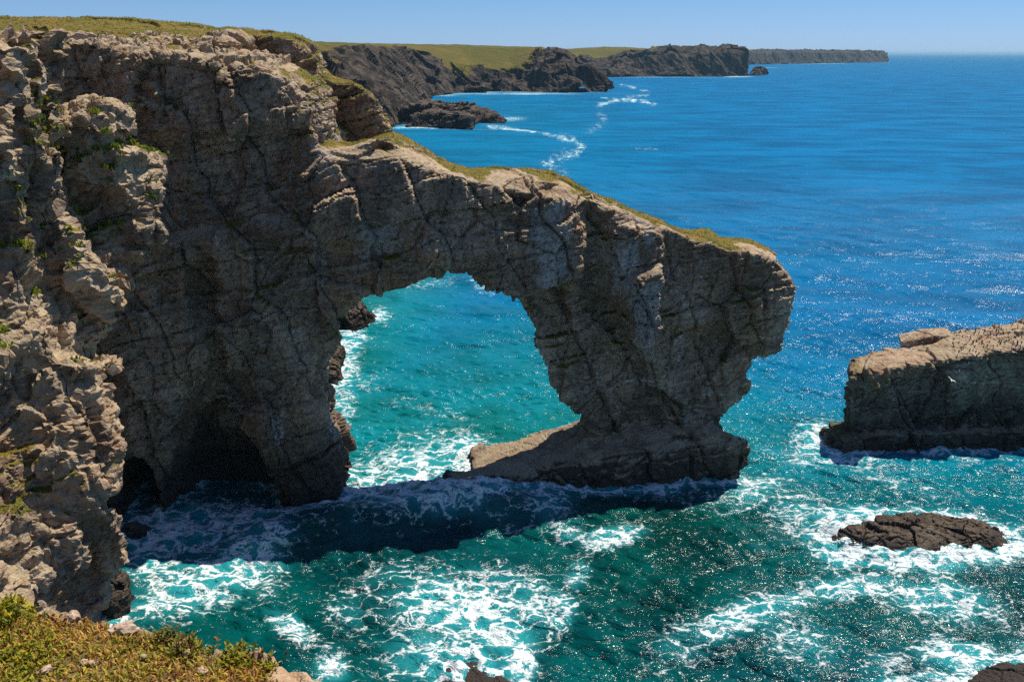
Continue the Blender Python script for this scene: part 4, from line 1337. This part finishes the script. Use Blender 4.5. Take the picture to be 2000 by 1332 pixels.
def gull():
    p = at_y(1858, 742, 74.0)
    Vv, Fv, Tt = [], [], []
    for i, (x, r0) in enumerate([(-.30, .01), (-.24, .05), (-.1, .075), (.05, .08), (.16, .055), (.22, .045), (.28, .04), (.33, .012)]):
        for q in range(8):
            an = q * math.pi / 4
            Vv.append((x, r0 * math.cos(an), r0 * .8 * math.sin(an)))
            Tt.append((.85, .85, .85))
    Fv += [(i * 8 + q, i * 8 + (q + 1) % 8, (i + 1) * 8 + (q + 1) % 8, (i + 1) * 8 + q) for i in range(7) for q in range(8)]
    for sgn in (-1, 1):
        n0 = len(Vv)
        pro = [(.12, .05, .03), (.16, .35, .14), (.05, .68, .10), (-.06, .70, .10), (-.04, .35, .12), (-.08, .05, .03)]
        for dz in (0, -.015):
            for x, y, z in pro:
                Vv.append((x, sgn * y, z + dz))
                Tt.append((.1, .1, .1) if y > .6 else (.7, .71, .73))
        Fv += [tuple(n0 + i for i in (0, 1, 4, 5)), tuple(n0 + i for i in (1, 2, 3, 4)), tuple(n0 + 6 + i for i in (5, 4, 1, 0)), tuple(n0 + 6 + i for i in (4, 3, 2, 1))]
        Fv += [(n0 + i, n0 + (i + 1) % 6, n0 + 6 + (i + 1) % 6, n0 + 6 + i) for i in range(6)]
    n0 = len(Vv)
    Vv += [(-.26, .03, 0), (-.26, -.03, 0), (-.42, -.07, .0), (-.42, .07, .0), (.33, .01, 0), (.33, -.01, 0), (.39, 0, -.01)]
    Tt += [(.85, .85, .85)] * 4 + [(.7, .5, .05)] * 3
    Fv += [(n0, n0 + 1, n0 + 2, n0 + 3), (n0 + 4, n0 + 5, n0 + 6)]
    o = mesh_np("gull", np.array(Vv), Fv, mb, True, {"tint": np.array(Tt)})
    o.location = p
    o.scale = (.7, .7, .7)
    o.rotation_euler = (math.radians(35), math.radians(-10), math.radians(75))
    return tag(o, "white gull gliding in front of the right-hand rock stack", "gull")


gull()

# a few dry stalks standing against the sea on the cliff edge
M_DRY = leaf_mat("dry_stalk")


def stalk(px, py, hgt, lean, label, dark=False):
    b = at_z(px, py, ZG)
    tip = b + np.array([lean[0], lean[1], hgt])
    tc = (.12, .05, .03) if dark else (.42, .30, .13)

    def tube(p0, p1, r0, r1, n=6, seg=5, bow=.12):
        Vv, Fv = [], []
        for i in range(seg + 1):
            t = i / seg
            c_ = p0 + (p1 - p0) * t + np.array([lean[0], lean[1], 0]) * bow * math.sin(math.pi * t) * -1
            rr_ = r0 + (r1 - r0) * t
            Vv += [c_ + rr_ * np.array([math.cos(q * 2 * math.pi / n), math.sin(q * 2 * math.pi / n), 0]) for q in range(n)]
        for i in range(seg):
            Fv += [(i * n + q, i * n + (q + 1) % n, (i + 1) * n + (q + 1) % n, (i + 1) * n + q) for q in range(n)]
        return Vv, Fv
    Vv, Fv = tube(b, tip, .0016, .001)
    o = mesh_np("grass_stalk", np.array(Vv), Fv, M_DRY, True, {"tint": np.tile(tc, (len(Vv), 1))})
    tag(o, label, "grass stalk", "dry stalks on the cliff edge")
    r = np.random.default_rng(int(px))
    Vh, Fh = [], []
    for i in range(46):
        t = r.uniform(0, 1)
        c_ = tip + (tip - b) * (.30 * t - .06)
        an = r.uniform(0, 6.28)
        d = np.array([math.cos(an), math.sin(an), 1.1]) * .011 * (1.1 - .7 * t)
        sdv = np.array([-math.sin(an), math.cos(an), 0]) * .0022
        k0 = len(Vh)
        Vh += [c_ - sdv, c_ + sdv, c_ + d]
        Fh += [(k0, k0 + 1, k0 + 2)]
    mesh_np("seed_head", np.array(Vh), np.array(Fh), M_DRY, False, {"tint": np.tile(tc, (len(Vh), 1)) * r.uniform(.8, 1.3, (len(Vh), 1))}, parent=o)


stalk(104, 1188, .085, (.05, 0), "tall pale grass stalk leaning right in front of the dark cliff foot")
stalk(128, 1192, .045, (.012, 0), "short pale grass stalk just right of the tall leaning one")
stalk(176, 1204, .03, (-.006, 0), "stubby dry flower stalk beside the tan boulder on the rim", True)
stalk(515, 1290, .045, (0, 0), "dark upright flower spike left of the bare corner rock", True)
stalk(556, 1294, .05, (.01, 0), "dark flower spike leaning over the bare corner rock", True)

# ------------------------------------------------------------------ sea haze: one box of even pale air round everything
mh = bpy.data.materials.new("sea_haze")
mh.use_nodes = True
mh.node_tree.nodes.clear()
out_h = mh.node_tree.nodes.new("ShaderNodeOutputMaterial")
pv = mh.node_tree.nodes.new("ShaderNodeVolumePrincipled")
pv.inputs['Color'].default_value = (0.40, 0.74, 1.0, 1)
pv.inputs['Density'].default_value = 0.000045
pv.inputs['Anisotropy'].default_value = 0.2
mh.node_tree.links.new(pv.outputs[0], out_h.inputs['Volume'])
Lh = 95000.0
hv = [(x, y, z) for z in (-8.0, 62.0) for x, y in ((-Lh, -200), (Lh, -200), (Lh, Lh), (-Lh, Lh))]
hz = mesh_np("haze", np.array(hv), [(3, 2, 1, 0), (4, 5, 6, 7), (0, 1, 5, 4), (1, 2, 6, 5), (2, 3, 7, 6), (3, 0, 4, 7)], mh, False)
tag(hz, "thin pale sea haze over the whole coast", "haze", kind="stuff")
